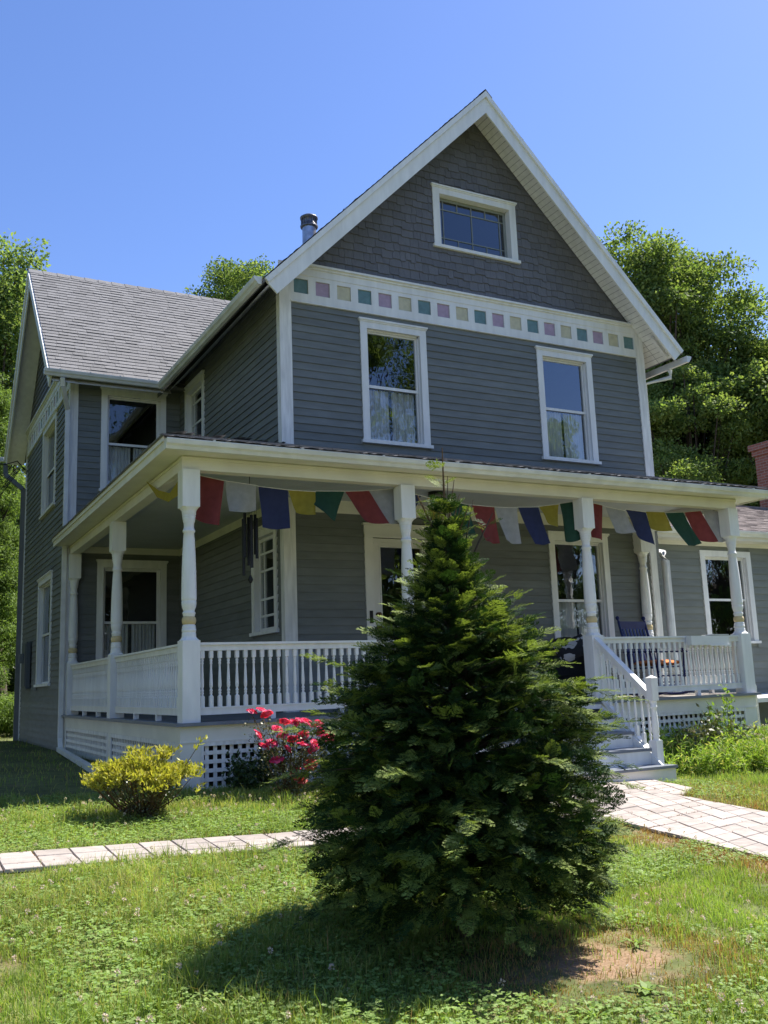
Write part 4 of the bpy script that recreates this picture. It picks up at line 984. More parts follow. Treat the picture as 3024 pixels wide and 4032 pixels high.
# ------------------------------------------------------------------ plants
F_CON = pmat('conifer_green', (.030, .066, .018), .65, .25, 9., island=.35, spec=.15, transl=.22)
F_CON2 = pmat('conifer_fresh_green', (.20, .26, .06), .6, .2, 9., island=.35, spec=.18, transl=.30)
F_MAPLE = pmat('maple_leaf', (.15, .23, .065), .65, .2, .5, spec=.10, transl=.44, col2=(.26, .32, .115), big=.15)
F_DARK = pmat('dark_leaf', (.075, .13, .045), .65, .25, .5, spec=.10, transl=.38, col2=(.12, .175, .06))
F_HEM = pmat('hemlock_needle', (.14, .22, .06), .65, .2, .6, spec=.12, transl=.4, col2=(.20, .28, .09))
F_AZ = pmat('azalea_leaf', (.32, .34, .05), .45, .15, 8., spec=.3, transl=.4, col2=(.45, .40, .08))
F_ROSE = pmat('rose_leaf', (.075, .095, .035), .4, .2, 12., spec=.5, transl=.2, col2=(.14, .14, .07))
F_WEED = pmat('weed_leaf', (.19, .31, .05), .55, .2, 3., spec=.25, transl=.45, col2=(.30, .40, .09), big=.12)
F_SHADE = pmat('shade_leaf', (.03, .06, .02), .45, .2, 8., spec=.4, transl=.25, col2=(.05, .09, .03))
G_A = pmat('grass_blade', (.17, .275, .055), .55, .2, 2., spec=.25, transl=.45, col2=(.28, .35, .09), big=.22)
G_B = pmat('grass_blade_yellow', (.36, .38, .12), .6, .2, 2., spec=.2, transl=.42, col2=(.46, .43, .18))
G_C = pmat('grass_blade_dry', (.42, .29, .13), .7, .2, 3., spec=.2, transl=.3, col2=(.34, .18, .08))
G_CLOV = pmat('clover_leaf', (.19, .31, .08), .55, .15, 3., spec=.25, transl=.42, col2=(.30, .40, .12))
G_FLOW = pmat('clover_flower', (.66, .60, .50), .8, .1, 30., transl=.2, col2=(.62, .46, .40))
PETAL = pmat('rose_petal', (.70, .03, .12), .5, .15, 30., spec=.3, transl=.3, col2=(.80, .09, .24))
PETALO = pmat('rose_petal_orange', (.62, .09, .07), .5, .15, 30., transl=.25)

def rdir(n, up=0.):
    d = rng.normal(size=(n, 3)); d[:, 2] += up; return nrm(d)

# --- the young conifer in the lawn -------------------------------------------------------------
def frond(seed):
    r = np.random.default_rng(seed); P, D, N_, L, W = [], [], [], [], []
    def add(p, d, l, w): P.append(p); D.append(d); L.append(l); W.append(w); N_.append((r.normal(0, .25), r.normal(0, .25), 1))
    zf = lambda s: -.12*s*s
    for s in np.linspace(0, .92, 7): add((s, 0, zf(s)), (1, 0, -.24*s), .17, .03)
    for s in np.linspace(.10, .96, 9):
        for sd in (-1, 1):
            ss = s+r.uniform(-.03, .03); l = .46*(1-ss)**.75+.07; a = R(r.uniform(38, 58)); dx, dy = math.cos(a), sd*math.sin(a)
            dz = r.normal(-.03, .10)
            p0 = np.array([ss, 0, zf(ss)]); d = np.array([dx, dy, dz])
            add(tuple(p0), tuple(d), l, .042)
            add(tuple(p0+d*l*.55), tuple(d), l*.6, .04)
            for t in (.30, .55, .78):
                for s2 in (-1, 1):
                    if l < .16 and t > .5: continue
                    b = a*sd+s2*R(r.uniform(35, 50)); add(tuple(p0+d*l*t), (math.cos(b), math.sin(b), dz+r.normal(0, .12)), (.05+.16*l*(1-t*.6)), .034)
    return leaves(np.array(P, float), np.array(D, float), np.array(N_, float), np.array(L), np.array(W))
FRONDS = [frond(i) for i in range(6)]
def place(tmpl, pos, fwd_, upv, size):
    """copies of one frond: pos (k,3), fwd (k,3), up (k,3), size (k,)"""
    f = nrm(fwd_); s = nrm(np.cross(upv, f)); u = np.cross(f, s); B = np.stack([f, s, u], 1)*size[:, None, None]      # rows
    return (np.einsum('qvi,kij->kqvj', tmpl, B)+pos[:, None, None, :]).reshape(-1, 4, 3)
def conifer():
    bx, by = -2.12, -7.72; bz = GZ(bx, by)
    t = thing('conifer', 'bushy young evergreen with feathery flat sprays in the middle of the lawn', 'conifer tree', (bx, by, bz))
    prof_h = [0, .12, .24, .50, .77, 1.03, 1.29, 1.56, 1.82, 2.0, 2.25, 2.45]; prof_r = [.38, .58, .76, .86, .84, .77, .64, .44, .19, .10, .02, .01]
    rad = lambda h: np.interp(h, prof_h, prof_r)
    m = MB(); m.tube([(bx, by, bz-.05), (bx+.01, by, bz+.6), (bx-.01, by, bz+1.3), (bx, by+.01, bz+2.0), (bx+.0, by, bz+2.66)], [.045, .038, .026, .012, .003], 8)
    for k in range(7):   # thin extra leaders at the top
        a = random.uniform(0, 6.28); h = random.uniform(1.7, 2.1); l = random.uniform(.3, .5); e = .12
        m.tube([(bx, by, bz+h), (bx+e*.6*math.cos(a), by+e*.6*math.sin(a), bz+h+l*.5), (bx+e*1.3*math.cos(a), by+e*1.3*math.sin(a), bz+h+l)], [.008, .005, .002], 5)
    m.build('trunk', STEM, t)
    PO, FW, UP, SZ, FR = [], [], [], [], []; tw = MB()
    def spray(p, d, u, s, fresh): PO.append(p); FW.append(d); UP.append(u); SZ.append(s); FR.append(fresh)
    nb = 640
    hs = np.sort(rng.beta(1.2, 1.7, nb)*2.15+.17)
    for i, h in enumerate(hs):
        az = i*2.39996+rng.normal(0, .35); L = rad(h)*rng.uniform(.66, 1.06)*(1.0+.10*math.sin(3*az+h*4))*(1-.10*max(0, -math.cos(az-.45))*(h > .7))
        if rng.random() < .14: L *= rng.uniform(1.08, 1.30)
        hz = np.array([math.cos(az), math.sin(az), 0]); sd = np.array([-math.sin(az), math.cos(az), 0])
        el = np.interp(h, [0, .4, 1.2, 2.2], [.10, .18, .38, .95])+rng.normal(0, .08)
        drop = np.interp(h, [0, .8, 2.2], [.26, .20, .04])
        h0 = h-L*(el-drop)*.6
        h0 = max(h0, .12)
        cur = lambda s: np.array([bx, by, bz+h0])+hz*L*s+np.array([0, 0, L*(el*s-drop*s*s)])+sd*.06*L*math.sin(s*3+i)
        tan = lambda s: nrm((cur(s+.02)-cur(s-.02))[None])[0]
        tw.tube([tuple(cur(s)) for s in (0, .3, .6, .85)], [.010, .007, .004, .002], 4)
        n = int(7+L*21)
        for k in range(n):
            s = .28+.72*(k+rng.random()*.6)/n; p = cur(s)
            if p[2] < bz+.02: p[2] = bz+.02+rng.random()*.05
            d = tan(s); sg = 1 if k % 2 else -1; ang = sg*R(rng.uniform(20, 55))*(1 if s < .93 else .3)
            d2 = d*math.cos(ang)+sd*math.sin(ang)+np.array([0, 0, rng.normal(.02, .16)])
            u = np.array([0, 0, 1.])+hz*.3+rng.normal(0, .42, 3)
            size = rng.uniform(.075, .135)*(1.12-.3*s)*(1 if h < 1.6 else .8)
            # fresh growth sits at the branch ends
            fresh = rng.random() < (.12 + .55*max(0, (s-.62)/.38))
            spray(p, d2, u, size, fresh)
        spray(cur(.97), tan(.97), np.array([0, 0, 1.])+rng.normal(0, .2, 3), rng.uniform(.10, .16), rng.random() < .6)
    for lx, ly, hh in ((.03, .02, 2.50), (.14, -.02, 2.36), (-.06, .04, 2.30), (.22, -.06, 2.28)):      # bare leading shoots with a few side twigs
        tw.tube([(bx+lx*.4, by+ly*.4, bz+1.9), (bx+lx*.8, by+ly, bz+2.1), (bx+lx*1.3, by+ly, bz+hh)], [.008, .006, .002], 4)
        for q in range(5):
            f = rng.uniform(.35, .98); a = rng.uniform(0, 6.28); p = np.array([bx+lx*(.6+.7*f), by+ly, bz+2.0+(hh-2.0)*f]); spray(p, np.array([math.cos(a), math.sin(a), .5]), np.array([0, 0, 1.])+rng.normal(0, .3, 3), rng.uniform(.05, .10), rng.random() < .6)
    for k in range(26):   # small tufts on the leaders
        h = 1.85+.75*rng.random()**1.5; a = rng.uniform(0, 6.28); r_ = rng.uniform(0, .07)+max(0, (2.3-h)*.12)
        d = np.array([math.cos(a), math.sin(a), rng.uniform(.1, 1.1)])
        spray(np.array([bx+r_*math.cos(a), by+r_*math.sin(a), bz+h]), d, np.array([0, 0, 1.])+rng.normal(0, .4, 3), rng.uniform(.06, .13), rng.random() < .5)
    # sprays filling the outer shell between the main boughs
    for k in range(4000):
        h = rng.beta(1.25, 2.1)*2.0+.17; az = rng.uniform(0, 6.28); rr_ = rad(h)*rng.uniform(.45, 1.0)**.7*(1-.10*max(0, -math.cos(az-.45))*(h > .7)); hz = np.array([math.cos(az), math.sin(az), 0])
        el = rng.normal(.25, .38)+.25*(h > 1.5); tw_ = rng.normal(0, .5); d = np.array([math.cos(az+tw_)*math.cos(el), math.sin(az+tw_)*math.cos(el), math.sin(el)])
        spray(np.array([bx, by, bz+h])+hz*rr_*.92, d, np.array([0, 0, 1.])+rng.normal(0, .55, 3), rng.uniform(.07, .125)*(1 if h < 1.6 else .8)*(1.5 if rng.random() < .07 else 1), rng.random() < .26)
    PO, FW, UP, SZ, FR = map(np.array, (PO, FW, UP, SZ, FR)); Q = []; MI = []
    pick = rng.integers(0, len(FRONDS), len(PO))
    for k in range(len(FRONDS)):
        for fr in (0, 1):
            sel = (pick == k) & (FR == bool(fr))
            if sel.any():
                q = place(FRONDS[k], PO[sel], FW[sel], UP[sel], SZ[sel]); Q.append(q); MI.append(np.full(len(q), fr))
    Q = np.concatenate(Q); MI = np.concatenate(MI)
    fast('foliage', Q, 4, [F_CON, F_CON2], t, MI)
    tw.build('branches', BARK, t, recalc=False)
    return len(Q)
NCON = conifer()

# --- azalea ------------------------------------------------------------------------------------
def azalea():
    bx, by = -2.83, -3.58; bz = GZ(bx, by)
    t = thing('azalea_bush', 'low spreading azalea with yellow-green leaves beside the porch corner', 'shrub', (bx, by, bz))
    P, D, N_, L, W = [], [], [], [], []; tw = MB()
    tips = []
    pads = [(.43*math.sqrt((q+.5)/40)*math.cos(q*2.4)+rng.normal(0, .04), .36*math.sqrt((q+.5)/40)*math.sin(q*2.4)) for q in range(40)]
    for px_, py_ in pads:
        rr = math.hypot(px_/.52, py_/.42); zz = .50-.22*rr**1.6+rng.normal(0, .06)
        for k in range(15):
            tips.append((bx+px_+rng.normal(0, .055), by+py_+rng.normal(0, .055), bz+max(zz+rng.normal(0, .020), .14)))
    for ex, ey, z in ((.50, -.05, .62), (.54, -.04, .66), (.46, -.06, .56), (-.52, -.1, .34), (-.5, 0, .4), (.48, -.15, .24), (.42, -.2, .22)): tips.append((bx+ex, by+ey, bz+z))
    for i, tp in enumerate(tips):
        tp = np.array(tp)
        if i % 8 == 0: tw.tube([(bx+rng.normal(0, .04), by+rng.normal(0, .04), bz), tuple((np.array([bx, by, bz])*.45+tp*.55)+np.array([0, 0, -.06])), tuple(tp)], [.008, .005, .002], 4)
        n = rng.integers(8, 13); out = nrm((tp-np.array([bx, by, bz-.1]))[None])[0]
        for j in range(n):
            d = out*.55+rng.normal(0, .55, 3)+np.array([0, 0, .35])
            P.append(tp+rng.normal(0, .014, 3)); D.append(d); N_.append(rng.normal(0, .5, 3)+np.array([0, 0, 1])); L.append(rng.uniform(.034, .056)); W.append(rng.uniform(.016, .023))
    for k in range(2200):  # inner leaves in a dark material, shade of the hollow put into the colour
        a = rng.uniform(0, 6.28); f = rng.uniform(.12, .95); r_ = rng.random()**.5*(.35+.65*f); p = np.array([bx+.44*r_*math.cos(a), by+.36*r_*math.sin(a), bz+.45*f-.05*r_])
        P.append(p); D.append(rng.normal(0, 1, 3)); N_.append(rng.normal(0, .5, 3)+np.array([0, 0, 1])); L.append(.035); W.append(.014)
    tw.build('stem', STEM, t, recalc=False); mi = np.zeros(len(P), int); mi[-2200:] = 1
    fast('foliage', leaves(np.array(P), np.array(D), np.array(N_), np.array(L), np.array(W), .1), 4, [F_AZ, F_ROSE], t, mi)
azalea()

# --- rose bush -----------------------------------------------------------------------------------
ROSES = [(-1.41, -2.52, 0.79), (-1.32, -2.56, 0.8), (-1.34, -2.79, 0.76), (-1.18, -2.85, 0.68), (-1.02, -2.71, 0.66), (-0.97, -2.75, 0.68), (-0.92, -2.79, 0.66), (-0.87, -2.91, 0.62), (-0.8, -2.86, 0.65), (-0.78, -2.87, 0.57), (-0.77, -2.88, 0.54), (-0.77, -3.0, 0.51), (-1.22, -2.74, 0.61), (-1.41, -2.67, 0.56), (-1.13, -2.69, 0.54), (-0.91, -2.71, 0.53), (-1.02, -2.68, 0.49), (-1.26, -2.69, 0.47), (-1.35, -2.68, 0.44), (-1.14, -2.81, 0.41), (-1.01, -2.93, 0.44), (-0.91, -2.97, 0.45), (-0.87, -2.87, 0.39), (-1.23, -2.76, 0.3), (-0.91, -2.88, 0.24), (-1.0, -2.7, 0.18), (-1.07, -2.77, 0.13), (-0.98, -2.8, 0.08)]
def rosebush():
    bx, by = -1.14, -2.86; bz = GZ(bx, by)
    t = thing('rose_bush', 'leggy rose bush covered in crimson pink blooms in front of the lattice', 'rose bush', (bx, by, bz))
    P, D, N_, L, W = [], [], [], [], []; tw = MB()
    for i, c in enumerate(ROSES):
        c = np.array(c)+np.array([-.09, -.20, .005]); b0 = np.array([bx+rng.normal(0, .07), by+rng.normal(0, .05), bz]); mid = b0*.5+c*.5+np.array([rng.normal(0, .03), rng.normal(0, .03), .04])
        tw.tube([tuple(b0), tuple(mid), tuple(c-np.array([0, 0, .02]))], [.006, .005, .003], 5)
        n = 20
        pq = []; S = rng.uniform(.048, .068); ax = nrm((np.array([.15, -.35, .9])+rng.normal(0, .35, 3))[None])[0]
        e1 = nrm(np.cross(ax, [0, 1, .3])[None])[0]; e2 = np.cross(ax, e1)
        m = MB()
        for ring, (r_, tilt, k) in enumerate(((.15, .15, 4), (.38, .45, 6), (.66, .85, 7), (.9, 1.2, 8))):
            for j in range(k):
                a = 2*math.pi*j/k+ring*.5+rng.normal(0, .15); rd = e1*math.cos(a)+e2*math.sin(a); td = np.cross(ax, rd)
                p0 = c+rd*S*r_*.4; p1 = c+rd*S*(r_*.7+.25*math.sin(tilt))+ax*S*.55*math.cos(tilt*.6); p2 = c+rd*S*(r_+.25*math.sin(tilt))+ax*S*(.75*math.cos(tilt)-.05)
                w = S*(.32+.22*ring/3); jt = lambda: rng.normal(0, S*.06, 3)
                m.add([tuple(x) for x in (p0-td*w*.4, p0+td*w*.4, p1+td*w+jt(), p1-td*w+jt(), p2+td*w*.55+jt(), p2-td*w*.55+jt())], [(0, 1, 2, 3), (3, 2, 4, 5)])
        m.build('bloom', PETALO if i in (12, 26, 27, 24) and i > 20 else PETAL, t, recalc=False)
        for q in range(80):
            f = rng.uniform(.25, 1.0)**.6; p = b0*(1-f)+c*f+rng.normal(0, .062, 3)+np.array([0, 0, -.05])
            P.append(p); D.append(rng.normal(0, 1, 3)+np.array([0, 0, .2])); N_.append(rng.normal(0, .6, 3)+np.array([0, 0, 1])); L.append(rng.uniform(.025, .042)); W.append(rng.uniform(.016, .024))
    tw.build('stem', STEM, t, recalc=False)
    fast('foliage', leaves(np.array(P), np.array(D), np.array(N_), np.array(L), np.array(W), .12), 4, [F_ROSE], t)
rosebush()

def leafy(name, label, cat, cx, cy, w, d, h, n, ls, mat, group=None, stems=14, up=.3, smat=None, top=.0):
    bz = GZ(cx, cy); t = thing(name, label, cat, (cx, cy, bz), group); tw = MB(); P, D = [], []
    for k in range(stems):
        a = rng.uniform(0, 6.28); r_ = math.sqrt(rng.random()); tip = np.array([cx+w*r_*math.cos(a), cy+d*r_*math.sin(a), bz+h*rng.uniform(.5, 1)*(1-.35*r_)]); b0 = np.array([cx+w*.5*r_*math.cos(a), cy+d*.5*r_*math.sin(a), bz])
        tw.tube([tuple(b0), tuple(b0*.4+tip*.6+rng.normal(0, .02, 3)), tuple(tip)], [.006, .004, .002], 4)
        k2 = n//stems; f = rng.uniform(.12, 1.05, k2)[:, None]; P.append(b0*(1-f)+tip*f+rng.normal(0, ls*.7, (k2, 3)))
        out = np.tile(np.array([math.cos(a), math.sin(a), 0])*.2, (k2, 1)); D.append(out+rdir(k2, up))
    P = np.concatenate(P); D = np.concatenate(D); k = len(P); P[:, 2] = np.maximum(P[:, 2], bz+.01)
    tw.build('stem', smat or GREENSTEM, t, recalc=False)
    fast('foliage', leaves(P, D, rdir(k, 1.2), rng.uniform(.6, 1.1, k)*ls, rng.uniform(.6, 1.1, k)*ls*.5, .1), 4, [mat], t)
    return t
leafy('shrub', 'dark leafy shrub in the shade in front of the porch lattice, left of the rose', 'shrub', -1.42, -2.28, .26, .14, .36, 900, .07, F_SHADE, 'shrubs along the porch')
leafy('shrub', 'leafy green shrub to the right of the rose bush beside the conifer', 'shrub', -.42, -2.62, .42, .22, .52, 2200, .06, F_ROSE, 'shrubs along the porch')
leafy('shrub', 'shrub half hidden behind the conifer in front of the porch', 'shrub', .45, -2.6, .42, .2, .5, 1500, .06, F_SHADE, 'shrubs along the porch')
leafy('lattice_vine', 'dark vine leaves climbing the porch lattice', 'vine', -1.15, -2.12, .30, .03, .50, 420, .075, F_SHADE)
leafy('post_vine', 'leafy vine climbing the railing beside the right porch post', 'vine', 5.75, -2.28, .26, .07, 1.35, 420, .085, F_WEED, stems=7)
leafy('bed_shrub', 'broad-leaved plant in the bed against the right end of the porch', 'shrub', 5.3, -2.45, .75, .2, .78, 1400, .10, F_ROSE, stems=26)
leafy('bed_shrub', 'taller leafy plant at the right end of the weedy bed', 'shrub', 6.75, -2.45, .6, .3, .75, 1500, .09, F_WEED, stems=22)
pt = leafy('garden_flower', 'plant with a pink flower at the far right edge', 'flower', 8.02, -1.75, .14, .1, 1.05, 120, .08, F_WEED, stems=5)
m = MB(); c = np.array([7.98, -1.75, .62])
for j in range(7):
    a = j*.9; m.add([tuple(c), tuple(c+np.array([.05*math.cos(a), -.02, .05*math.sin(a)])), tuple(c+np.array([.085*math.cos(a+.35), -.03, .085*math.sin(a+.35)])), tuple(c+np.array([.05*math.cos(a+.7), -.02, .05*math.sin(a+.7)]))], [(0, 1, 2, 3)])
m.build('bloom', PETALO, pt, recalc=False)

# --- weedy bed right of the steps (ground cover) -----------------------------------------------------
def weeds():
    n = 2600; x = rng.uniform(3.95, 9.5, n); y = rng.uniform(-3.35, -1.9, n)
    ok = (y > -2.95-.12*(x-4)+rng.normal(0, .06, n)); x, y = x[ok], y[ok]; n = len(x)
    hh = rng.uniform(.18, .50, n)*np.clip(.55+(y+3.5)*.5, .45, 1.2); lean = rng.normal(0, .16, (n, 2)); b = np.stack([x, y, gz(x, y)], 1)
    k = 24; f = rng.uniform(.08, 1, (n, k)); P = b[:, None, :]+np.stack([lean[:, :1]*f, lean[:, 1:]*f, hh[:, None]*f], -1)
    P = P.reshape(-1, 3); D = rdir(len(P), .55); q = leaves(P, D, rdir(len(P), 1), rng.uniform(.05, .11, len(P)), rng.uniform(.010, .022, len(P)), .1)
    mi = np.where(rng.random(len(q)) < .16, 1, 0)
    # umbels of small white flowers
    fx = rng.uniform(4.6, 9, 26); fy = rng.uniform(-3.1, -2.3, 26); fl = []
    for a, b2 in zip(fx, fy):
        c = np.array([a, b2, GZ(a, b2)+rng.uniform(.38, .58)]); pp = c+np.stack([rng.normal(0, .035, 30), rng.normal(0, .035, 30), rng.normal(0, .008, 30)], 1); fl.append(leaves(pp, rdir(30), rdir(30, 3), np.full(30, .014), np.full(30, .012)))
    fl = np.concatenate(fl)
    o = fast('bed_plants', np.concatenate([q, fl]), 4, [F_WEED, G_B, G_FLOW], None, np.concatenate([mi, np.full(len(fl), 2)]))
    tag(o, 'bright green weeds and wildflowers filling the bed right of the steps', 'weeds', kind='stuff')
weeds()

# --- lawn ----------------------------------------------------------------------------------------------
def vis(x, y, mg=.4):
    """rough ground wedge the lawn is grown in (wider than the view)"""
    dx, dy = x-CAM.x, y-CAM.y; D = np.hypot(dx, dy); az = np.degrees(np.arctan2(dx, dy))
    return (D > 2.6) & (az > -14) & (az < 66)
def on_path(x, y):
    x = x+rng.normal(0, .016, x.shape); y = y+rng.normal(0, .016, y.shape)
    a = in_poly(x, y, [(-14, -5.34), (1.0, -5.34), (1.0, -4.78), (-14, -4.78)]); b = in_poly(x, y, PATH_B)
    st = (x > .75) & (x < 3.9) & (y > -3.35); po = (x > -2.05) & (y > -2.02); ho = (x > -2.06) & (y > 5.2)
    return a | b | st | po | ho
def fnoise(x, y, s, seed):
    r = np.random.default_rng(seed); v = 0
    for k in range(7):
        a = r.uniform(0, 6.28); f = s*r.uniform(.6, 2.2); v = v+np.sin((x*math.cos(a)+y*math.sin(a))*f+r.uniform(0, 6.28))/7**.5
    return v
def lawn():
    N = 2000000; M2 = 350000
    x = np.concatenate([rng.uniform(-7, 5.5, N), rng.uniform(-10, 12, M2)]); y = np.concatenate([rng.uniform(-10.2, -2.0, N), rng.uniform(-4, 14, M2)]); N += M2
    D = np.hypot(x-CAM.x, y-CAM.y); keep = vis(x, y) & ~on_path(x, y) & (rng.random(N) < np.clip(.42*(5.6/np.maximum(D, 3))**1.5, 0, 1))
    bare = np.hypot((x+1.75)/.62, (y+8.42)/.42); keep &= rng.random(N) > np.clip(1.25-bare, 0, .7)      # worn earth beside the conifer
    b2 = np.hypot((x+3.92)/.22, (y+7.75)/.10); keep &= rng.random(N) > np.clip(1.5-b2, 0, .8)
    pat = fnoise(x, y, 3.2, 5)
    keep &= rng.random(N) < np.clip(.80+.25*pat+.30*fnoise(x, y, 14., 8), .22, 1)
    x, y, D, pat = x[keep], y[keep], D[keep], pat[keep]; n = len(x)
    g = fnoise(x, y, 1.6, 9)
    dry = np.zeros(n)
    e = (x-2.72); dry = np.maximum(dry, np.where((e > 0) & (y < -4.4), np.clip(1-e/.30, 0, 1), 0)); e = 1.0-x; dry = np.maximum(dry, np.where((e > 0) & (y < -5.5), np.clip(1.25-e/.55, 0, .95), 0))
    e = y+4.78; dry = np.maximum(dry, np.where((e > 0) & (x < 1), .6*np.clip(1-e/.07, 0, 1), 0))
    e = np.where((x > 2.7) & (x < 4.2) & (y < -3.7) & (y > -5), .6, 0); dry = np.maximum(dry, e*.6)
    dry = np.maximum(dry, np.clip(1.3-np.hypot((x+1.75)/.8, (y+8.42)/.55), 0, .55))
    h = rng.uniform(.026, .080, n)*(1+.35*g)*(1-.45*dry)*np.where(rng.random(n) < .03, 1.7, 1); h = h*(1+.38*fnoise(x, y, 11., 14)); h = np.clip(h, .015, .19)
    w = rng.uniform(.0026, .0050, n)*np.clip((D/5.6)**.75, 1, 3); a = rng.uniform(0, 6.28, n); lean = np.abs(rng.normal(0, .55, n)); la = rng.uniform(0, 6.28, n)+.4
    b = np.stack([x, y, gz(x, y)-.003], 1); sdv = np.stack([np.cos(a), np.sin(a), 0*a], 1); ld = np.stack([np.cos(la), np.sin(la), 0*la], 1)
    mid = b+np.array([0, 0, 1.])*(h*.55)[:, None]+ld*(h*lean*.30)[:, None]; tip = b+np.array([0, 0, 1.])*(h*(1-.25*lean))[:, None]+ld*(h*lean)[:, None]
    hw = (w/2)[:, None]
    q1 = np.stack([b-sdv*hw, b+sdv*hw, mid+sdv*hw*.85, mid-sdv*hw*.85], 1); q2 = np.stack([mid-sdv*hw*.85, mid+sdv*hw*.85, tip+sdv*hw*.15, tip-sdv*hw*.15], 1)
    u = rng.random(n); mi = np.where(u < dry, 2, np.where(rng.random(n) < np.clip(.22+.22*pat*0+.25*fnoise(x, y, 1.1, 21), .05, .6), 1, 0)); mi = np.where(rng.random(n) < .025, 2, mi)
    o = fast('lawn_grass', np.stack([q1, q2], 1).reshape(-1, 4, 3), 4, [G_A, G_B, G_C], None, np.repeat(mi, 2))
    tag(o, 'unmown sunlit lawn grass with dry edges along the paths', 'grass', kind='stuff')
    # clover leaves between the blades
    N = 190000; x = rng.uniform(-8, 4, N); y = rng.uniform(-11, -2.2, N); D = np.hypot(x-CAM.x, y-CAM.y)
    cl = fnoise(x, y, 2.0, 33)+.9*((x+y*.2) < -2.6)
    keep = vis(x, y) & ~on_path(x, y) & (rng.random(N) < np.clip((6/np.maximum(D, 3)), 0, 1)) & (cl > .05) & (np.hypot((x+1.75)/.8, (y+8.42)/.5) > 1)
    x, y = x[keep], y[keep]; n = len(x); c = np.stack([x, y, gz(x, y)+rng.uniform(.015, .06, n)], 1); s = rng.uniform(.010, .019, n); a0 = rng.uniform(0, 6.28, n); up_ = rdir(n, 3.2); Q = []
    for k in range(3):
        a = a0+k*2.094; d = np.stack([np.cos(a), np.sin(a), rng.normal(.1, .2, n)], 1); Q.append(leaves(c, d, up_, s, s*1.05, .08))
    nl = n
    # flower heads: little balls of florets on stalks
    N = 1500; x = rng.uniform(-6, 1.5, N); y = rng.uniform(-10.5, -2.6, N); cl = fnoise(x, y, 1.4, 33); keep = vis(x, y) & ~on_path(x, y) & ((cl > -.1) | (rng.random(N) < .2)) & (np.hypot((x+2.16)/.8, (y+7.72)/.8) > 1)
    x, y = x[keep], y[keep]; n = len(x); hz_ = rng.uniform(.045, .10, n); c = np.stack([x, y, gz(x, y)+hz_], 1); FQ = []
    k = 26; d = rdir(n*k, .35); rr = np.repeat(rng.uniform(.008, .0135, n), k); P = np.repeat(c, k, 0)+d*(rr*.45)[:, None]; FQ.append(leaves(P, d, rdir(n*k), rr*.95, rr*.6))
    b = np.stack([x, y, gz(x, y)], 1); sd = np.array([[.0009, .0005, 0]]); ST = np.stack([b-sd, b+sd, c+sd, c-sd], 1)
    Q = np.concatenate(Q+FQ+[ST]); mi = np.concatenate([np.zeros(nl*3, int), np.ones(n*k, int), np.full(n, 0)])
    o = fast('clover', Q, 4, [G_CLOV, G_FLOW], None, mi); tag(o, 'white clover with pale flower heads scattered through the lawn', 'clover', kind='stuff')
    return len(b)
lawn()
SPROUT = pmat('reddish_sprout', (.26, .10, .06), .8, .3, 20., transl=.25, col2=(.30, .20, .09))
def sprouts():
    N = 5200; x = np.concatenate([rng.uniform(.9, 3.4, N), rng.uniform(-7, 1, 1600)]); y = np.concatenate([rng.uniform(-9, -3.3, N), rng.uniform(-5.34, -4.78, 1600)])
    A_ = np.array([.96, .27]); B_ = np.array([-.34, -.94]); det = A_[0]*B_[1]-A_[1]*B_[0]; px, py = x-1.0, y+3.3
    i = (px*B_[1]-py*B_[0])/det/.30; j = (A_[0]*py-A_[1]*px)/det/.225; f = np.minimum(np.abs(i-np.round(i))*.3, np.abs(j-np.round(j))*.225)
    fa = np.minimum(np.abs((x+4.16)/.25-np.round((x+4.16)/.25))*.25, np.abs((y+5.38)/.2-np.round((y+5.38)/.2))*.2); f = np.where((y > -5.36) & (y < -4.76) & (x < 1), fa, f)
    ok = (f < .010) & (in_poly(x, y, PATH_B) | in_poly(x, y, PATH_A)) & (fnoise(x, y, 3., 77) > -.2); x, y = x[ok], y[ok]; n = len(x); k = 7
    P = np.repeat(np.stack([x, y, gz(x, y)+.018], 1), k, 0)+np.concatenate([rng.normal(0, .010, (n*k, 2)), np.zeros((n*k, 1))], 1)
    o = fast('joint_weeds', leaves(P, rdir(n*k, 1.0), rdir(n*k), rng.uniform(.012, .035, n*k), rng.uniform(.004, .007, n*k)), 4, [SPROUT]); tag(o, 'tiny reddish weeds sprouting from the paver joints', 'weeds', kind='stuff')
sprouts()
def rosette(cx, cy, n, L, label, w=.3):
    bz = GZ(cx, cy); a = np.linspace(0, 6.28, n, endpoint=False)+rng.normal(0, .2, n); P = np.tile([cx, cy, bz+.01], (n, 1)); D = np.stack([np.cos(a), np.sin(a), rng.uniform(.25, .7, n)], 1)
    l = rng.uniform(.7, 1.1, n)*L; q1 = leaves(P, D, np.tile([0, 0, 1.], (n, 1)), l*.7, l*w, .1); P2 = P+nrm(D)*(l*.45)[:, None]; D2 = D*np.array([1, 1, -.3]); q2 = leaves(P2, D2, np.tile([0, 0, 1.], (n, 1)), l*.6, l*w*.9, .1)
    o = fast('broadleaf_weed', np.concatenate([q1, q2]), 4, [G_CLOV]); tag(o, label, 'weed', 'broad-leaved weeds in the lawn')
rosette(-1.86, -8.80, 8, .10, 'broad-leaved weed flat on the bare earth right of the conifer shadow', .38)
rosette(-1.42, -8.25, 12, .13, 'tuft of narrow weed leaves on the worn earth beside the conifer', .16)
rosette(-3.95, -8.45, 12, .12, 'spiky weed near the bottom left corner of the lawn', .16)
rosette(-3.78, -7.15, 7, .10, 'single dock-like weed in the sunlit lawn left of the conifer shadow', .4)
rosette(-2.28, -8.95, 14, .15, 'pale grassy tuft at the front edge of the conifer shadow', .10)

